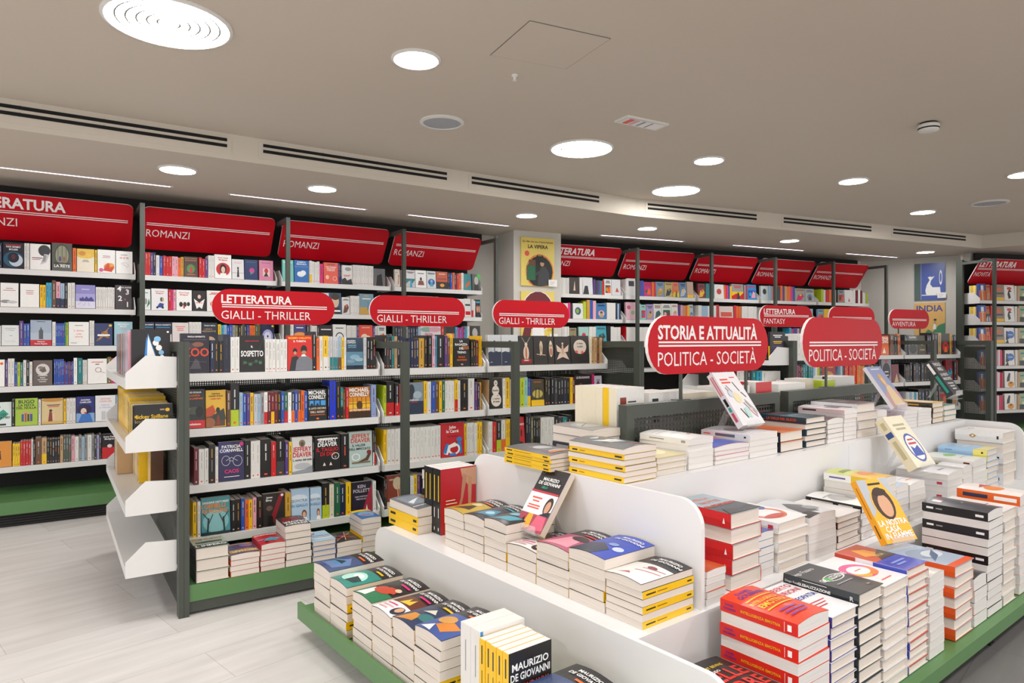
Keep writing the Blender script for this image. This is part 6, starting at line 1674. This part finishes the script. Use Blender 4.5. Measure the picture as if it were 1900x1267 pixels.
stand_row(T2, 2.22, [('e', .06)], .17, .285, 4.22, 'gap behind the second grid panel, lime cover')
stand_row(T2, 2.32, [('w', .06), ('k', .03), ('w', .06)], .26, .30, 4.42, 'white and black row at the far end')

# ---- top of the table, long side: (u0, u1, top, count, cover, spine, art, spine art, flips, hard, words)
def side(z0, n0, n1, rows_, where):
    for (u0, u1, zt, cnt, cv, sp, art, sart, fl, hd, ds) in rows_:
        pile(DC, u0 + .003, u1 - .003, n0, n1, z0, zt, cnt, ds, cv, sp, art, sart, 'R', fl, hd, 0 if hd else .008, 'pagew' if not hd else 'page', grp=ds)


AA = 'R,.88,.35,.92,.65,k'
side(T2, 1.765, 2.03, [
    (2.135, 2.33, .882, 3, 'd8cc98', 'w', 'E,.5,.5,.4,.3,f0e8c0|P,4a4434,0,0,1,0,.8,.2,.3,.15', '', '1', True, 'olive-topped pile'),
    (2.34, 2.515, .937, 5, 'W', 'w', 'R,.1,.8,.5,.82,S|R,.1,.7,.6,.72,S|E,.6,.3,.06,.03,9a3040|R,.3,.5,.8,.52,S', 'R,.2,.4,.5,.6,s|R,.84,.3,.92,.7,s', '11110', False, 'white curling-cover pile'),
    (2.525, 2.785, .885, 4, 'd03a8c', 'w', 'R,0,.5,1,1,4a68c8|P,5a2a5c,.2,.1,.6,.2,.5,.4', '', '1', False, 'pink and blue pile'),
    (2.79, 3.03, .915, 4, 'e4e4ea', 'w', 'R,.1,.2,.9,.8,c8c4cc|E,.3,.5,.15,.2,8a7c84|E,.7,.45,.2,.15,b89080', 'R,.05,.4,.2,.6,x|R,.3,.25,.7,.75,6a6a74|' + AA, '0', False, 'white spiral-title pile'),
    (3.05, 3.276, .905, 2, 'e87838', '1c2030', 'R,.2,.3,.8,.6,d86a2c', 'R,.2,.35,.6,.65,s', '00', True, 'orange-topped black hardback pile'),
    (3.29, 3.50, .958, 5, '2c4858', '1c3c4c', 'B,.5,.8,.08,e0582c,FEDERICO|R,.2,.4,.8,.55,5a7484|R,.1,.1,.9,.2,3c5868', 'B,.5,.3,.4,e0582c,LA VALLE DEL SILICIO', '01010'[::-1], True, 'dark teal hardback pile'),
    (3.508, 3.68, .932, 5, '5a4a50', 'w', 'E,.5,.5,.4,.3,6a5a60', '', '1', False, 'grey-brown-topped pile'),
    (3.688, 3.835, .972, 7, 'ece8ea', 'e8d0d4', 'R,.2,.2,.6,.5,s|R,.2,.6,.8,.8,f0e0e4', 'R,.1,.3,.4,.7,d', '1111110', False, 'white and blush pile'),
    (3.845, 4.08, .995, 4, '8a8688', 'dcdce0', 'R,.1,.2,.9,.8,7a7678|R,.3,.4,.7,.6,9a989a', 'R,.3,.35,.9,.65,s', '1010', True, 'grey-topped white hardback pile'),
    (4.088, 4.22, .940, 4, 'ecebee', 'w', 'R,.2,.4,.8,.6,S', '', '1', False, 'plain white pile by the lilac book'),
    (4.23, 4.435, .885, 3, 'e0a4b0', 'w', 'R,.2,.4,.8,.6,d88a98', '', '1', False, 'pink-topped pile'),
    (4.445, 4.645, .915, 5, 'dcdce6', 'e4e4ee', 'R,.2,.4,.8,.6,b8bcd0', 'R,.2,.4,.7,.6,i', '01', False, 'pale lilac pile'),
    (4.655, 4.87, .912, 5, 'e4e4e6', 'w', 'R,.2,.4,.8,.6,S', 'R,.2,.4,.7,.6,s', '01', False, 'white pile before the yellow one'),
    (4.88, 5.08, .942, 4, 'ecc030', '3a342c', 'P,f0e8d8,.2,.1,.9,.2,.7,.7,.4,.8', 'R,.15,.35,.7,.65,j|' + AA, '0', True, 'yellow and black hardback pile'),
    (5.09, 5.285, .915, 3, '3c8c8c', '2f8c8c', '', '', '1', True, 'teal-edged hardback pile')], 'on the long side of the table top')
# ---- first step, long side
side(T1, 1.425, 1.69, [
    (2.135, 2.331, .727, 5, '8aa0a8', 'd01c20', 'R,0,0,1,.45,3c4c54|R,0,.45,1,1,9ab0b8|B,.5,.74,.09,e0503c,NELLA|B,.5,.56,.09,e0503c,NOTTE|B,.5,.38,.09,e0503c,PROFONDA|P,2c3438,0,0,1,0,.9,.2,.5,.12,.2,.24|E,.2,.86,.1,.04,5a6a70', 'R,.28,.3,.5,.7,e8a0a0|P,W,.88,.3,.9,.7,.92,.3', '10010', True, 'red hardback pile'),
    (2.45, 2.675, .640, 5, 'f0eeee', 'w', 'O,.5,.45,.42,.3,.24,d86a3c|E,.6,.7,.3,.12,3c4a94|E,.5,.45,.28,.2,f4f2f2|E,.45,.28,.3,.08,c83828', 'R,.1,.4,.4,.6,i|R,.84,.3,.92,.7,c83848', '01010', True, 'white pile with a red and blue ring'),
    (2.682, 2.911, .622, 5, 'd8dade', 'e8e6e6', 'P,4a4a4e,.2,.2,.6,.1,.8,.5,.5,.7,.3,.5|R,.0,.0,.4,.2,2c2c2e|E,.7,.3,.2,.12,8a8a8e', 'R,.8,.3,.9,.7,d', '01', False, 'grey portrait-covered pile'),
    (2.92, 3.133, .590, 5, 'ece8e6', '5a1c2c', '', '', '10', True, 'maroon hardback pile'),
    (3.142, 3.308, .602, 5, 'f0f0ee', 'k', 'E,.5,.5,.4,.22,b8b8b8|E,.7,.4,.1,.1,8a8a8a|R,.1,.7,.6,.72,s', 'R,.1,.3,.5,.7,w|R,.6,.3,.85,.7,w', '11110', False, 'white-covered pile with a black spine'),
    (3.318, 3.503, .695, 7, 'd8d460', 'ece8e0', 'R,0,0,.7,1,d0d878|R,0,0,1,.55,e8b83c|E,.55,.4,.3,.14,e08a3c|R,.2,.7,.7,.8,8aa048', 'R,0,0,.5,1,W|R,.5,0,1,1,ecc830|R,.1,.4,.4,.6,5a5a9c', '1101110', False, 'lime and yellow pile'),
    (3.51, 3.648, .640, 6, 'b8d0ea', 'w', 'R,.0,.0,1,.5,a8c4e4|R,.1,.2,.7,.3,n', '', '1', False, 'pale blue-topped pile'),
    (3.655, 3.85, .630, 6, 'f2f0f0', 'w', 'R,.1,.8,.6,.83,x|R,.1,.7,.7,.72,S', '', '1', False, 'white pile near the leaning cream book'),
    (4.14, 4.368, .622, 5, 'ecebed', 'e4e2e4', 'R,.3,.7,.7,.76,s|R,.2,.3,.8,.34,S', 'R,.2,.4,.5,.6,s|R,.8,.3,.9,.7,c83848', '1010', False, 'pale grey pile past the cream book'),
    (4.376, 4.52, .632, 6, 'e8e8ea', 'w', 'R,0,.3,1,.5,4a4c7a|R,.5,.3,.8,.5,a8a04a|P,2c2c34,.7,.1,1,.1,1,.3', '', '1', False, 'pile with a navy-striped cover'),
    (4.528, 4.755, .650, 6, 'eef2ea', 'w', 'E,.5,.6,.25,.12,8cc860|R,.2,.3,.8,.34,S', 'R,.8,.3,.92,.7,h', '10', False, 'white pile with a green blot'),
    (4.765, 4.962, .690, 7, 'a4c8ea', 'a4c8ea', 'R,0,0,1,.25,ece088|R,.2,.5,.8,.6,b8d4ee', 'R,.72,0,1,1,f0e478|R,.15,.42,.3,.58,6a94c0|' + AA, '1101100'[::1], True, 'sky blue and pale yellow pile'),
    (5.05, 5.29, .770, 5, 'f4f3f2', 'f0efee', 'O,.5,.8,.14,.05,.3,8a8478', 'P,b88a2c,.3,.5,.34,.62,.38,.7,.42,.62,.46,.5,.42,.38,.38,.3,.34,.38|E,.38,.5,.025,.1,W|' + AA, '01010', True, 'thick white hardback pile with a gold star')], 'on the long side of the first step')
pile(DC, 1.955, 2.062, 1.40, 1.60, T1, .565, 5, 'small orange-topped pile beside the red hardbacks', 'c8582c', 'w', 'P,6a3420,.1,.2,.5,.5,.8,.3,.6,.1|E,.4,.6,.2,.1,f0a040', '', 'R', '1', False, .004, 'pagew', grp='small orange-topped pile')
pile(DC, 2.338, 2.44, 1.44, 1.69, T1, .615, 6, 'narrow blue-topped pile next to the red hardbacks', '4a58a8', 'w', '', '', 'R', '1', False, .004, 'pagew', grp='narrow blue-topped pile')
# ---- green tray, long side
EMO = 'R,0,0,1,1,e8401c|B,.46,.86,.06,5a2a94,DANIEL|B,.5,.77,.07,5a2a94,GOLEMAN|L,.1,.69,.9,.71,.035,f0c020|B,.46,.58,.055,f0c020,INTELLIGENZA|B,.5,.46,.085,f0c020,EMOTIVA|L,.1,.4,.9,.42,.035,f0c020|R,.2,.28,.7,.31,8a3a94|R,.2,.21,.8,.24,8a3a94|R,.2,.14,.7,.17,8a3a94'
EMS = 'B,.13,.56,.17,5a2a94,DANIEL|B,.13,.24,.17,5a2a94,GOLEMAN|B,.54,.36,.22,f0b020,INTELLIGENZA EMOTIVA|R,.84,.1,.845,.9,W|R,.88,.25,.93,.75,W'
side(TZ, 1.045, 1.312, [
    (1.665, 1.885, .335, 5, '2c2826', 'c8242c', 'B,.5,.8,.045,e8d040,VINCENT BEVINS|B,.5,.52,.2,e03a34,NELLE|B,.5,.25,.2,e03a34,TERRE|B,.4,.7,.04,W,IL METODO', '', '0', False, 'black and red script-titled pile'),
    (1.905, 2.092, .514, 10, 'e8401c', 'dc281e', EMO, EMS, '1010101010'[::1], False, 'red and orange pile with purple capitals'),
    (2.10, 2.277, .486, 10, 'f0eef0', '3c3c98', 'B,.5,.84,.09,c83848,ALBERTO|B,.52,.7,.09,c83848,BURIONI|B,.5,.5,.08,3c4aa0,OMEOPATIA|R,.3,.36,.8,.38,c83848|R,.3,.3,.7,.32,c83848|R,.3,.24,.6,.26,c83848', '', '0', True, 'white pile with violet-blue edges'),
    (2.285, 2.465, .515, 9, '3c4448', '343a3e', 'B,.3,.82,.07,S,Diego Fusaro|O,.55,.5,.36,.09,.14,W|B,.55,.47,.075,W,GLEBALIZZAZIONE|R,.28,.44,.38,.56,3cb84a|R,.2,.32,.8,.345,s|R,.7,.1,.8,.13,s', 'B,.14,.4,.18,S,Diego Fusaro|R,.27,.12,.6,.16,W|R,.27,.84,.6,.88,W|B,.43,.38,.22,W,GLEBALIZZAZIONE|B,.92,.35,.34,S,R', '0', True, 'charcoal hardback pile'),
    (2.473, 2.667, .500, 10, 'f2eff2', 'f0eef0', 'E,.5,.5,.42,.24,e05a94|E,.38,.56,.26,.16,f08a4c|E,.62,.58,.2,.14,e8b84c|E,.5,.5,.28,.14,f8f4f4|R,.3,.86,.7,.88,x|R,.38,.48,.62,.5,x', '', '1', True, 'white pile with a pink watercolour ring'),
    (2.675, 2.852, .512, 13, 'c84a24', 'ece6ea', 'R,0,0,1,.42,3c4cb8|P,f0a030,.2,.62,.8,.5,.7,.8,.4,.9|P,3a2418,.3,.42,1,.42,1,.7,.6,.6|B,.6,.52,.06,d8b860,ITALIA|R,.2,.24,.8,.28,8a9ce0|R,.2,.16,.6,.2,8a9ce0', 'R,0,0,.3,1,c84a34|R,.55,0,1,1,3c4cb8', '0100110010010', True, 'red and blue-covered pile under the leaning amber book'),
    (2.86, 3.008, .444, 9, 'd8d4cc', 'w', 'E,.5,.5,.3,.2,e8b060', 'R,.1,.3,.3,.7,c83848', '1', False, 'plain cream-edged pile'),
    (3.12, 3.328, .430, 7, 'a8b8cc', 'e8581c', 'E,.4,.6,.4,.2,8a9cb4|E,.6,.5,.3,.14,d8e0ea|P,5a7090,.1,.3,.6,.4,.9,.6,.5,.5|R,0,0,1,.12,e8581c', 'R,.3,.4,.6,.6,e84a10', '0101010', True, 'orange-spined hardback pile'),
    (3.335, 3.49, .335, 4, '3a3a3e', 'w', 'R,0,0,1,.4,e03a34|R,.2,.15,.8,.2,W', '', '1', False, 'low pile with a red band'),
    (3.50, 3.692, .590, 12, '2c2c38', '1c181c', 'R,.2,.76,.34,.9,W|R,.36,.76,.44,.9,c83038|E,.5,.5,.04,.02,S|R,.7,.16,.84,.2,S', 'R,.07,.38,.18,.62,W|R,.22,.42,.32,.58,s|R,.82,.36,.94,.64,W', '110101011010', False, 'tall black-spined pile'),
    (3.70, 3.885, .565, 9, 'e8e6e4', 'dcd9d6', 'R,.2,.6,.5,.63,s', 'R,.5,.4,.56,.6,s', '010010101'[::1], True, 'tall plain white hardback pile'),
    (3.93, 4.13, .600, 10, 'f0e8e4', 'e8641c', 'E,.5,.5,.3,.16,f08a34|P,c83838,.3,.7,.9,.6,.8,.8', 'R,.1,.3,.5,.7,n|R,.6,.3,.95,.7,W', '1111111110', False, 'white pile with an orange spine on top')], 'on the long side of the green tray')
print('OBJECTS', len(bpy.data.objects), 'LABELS', len(SEEN))
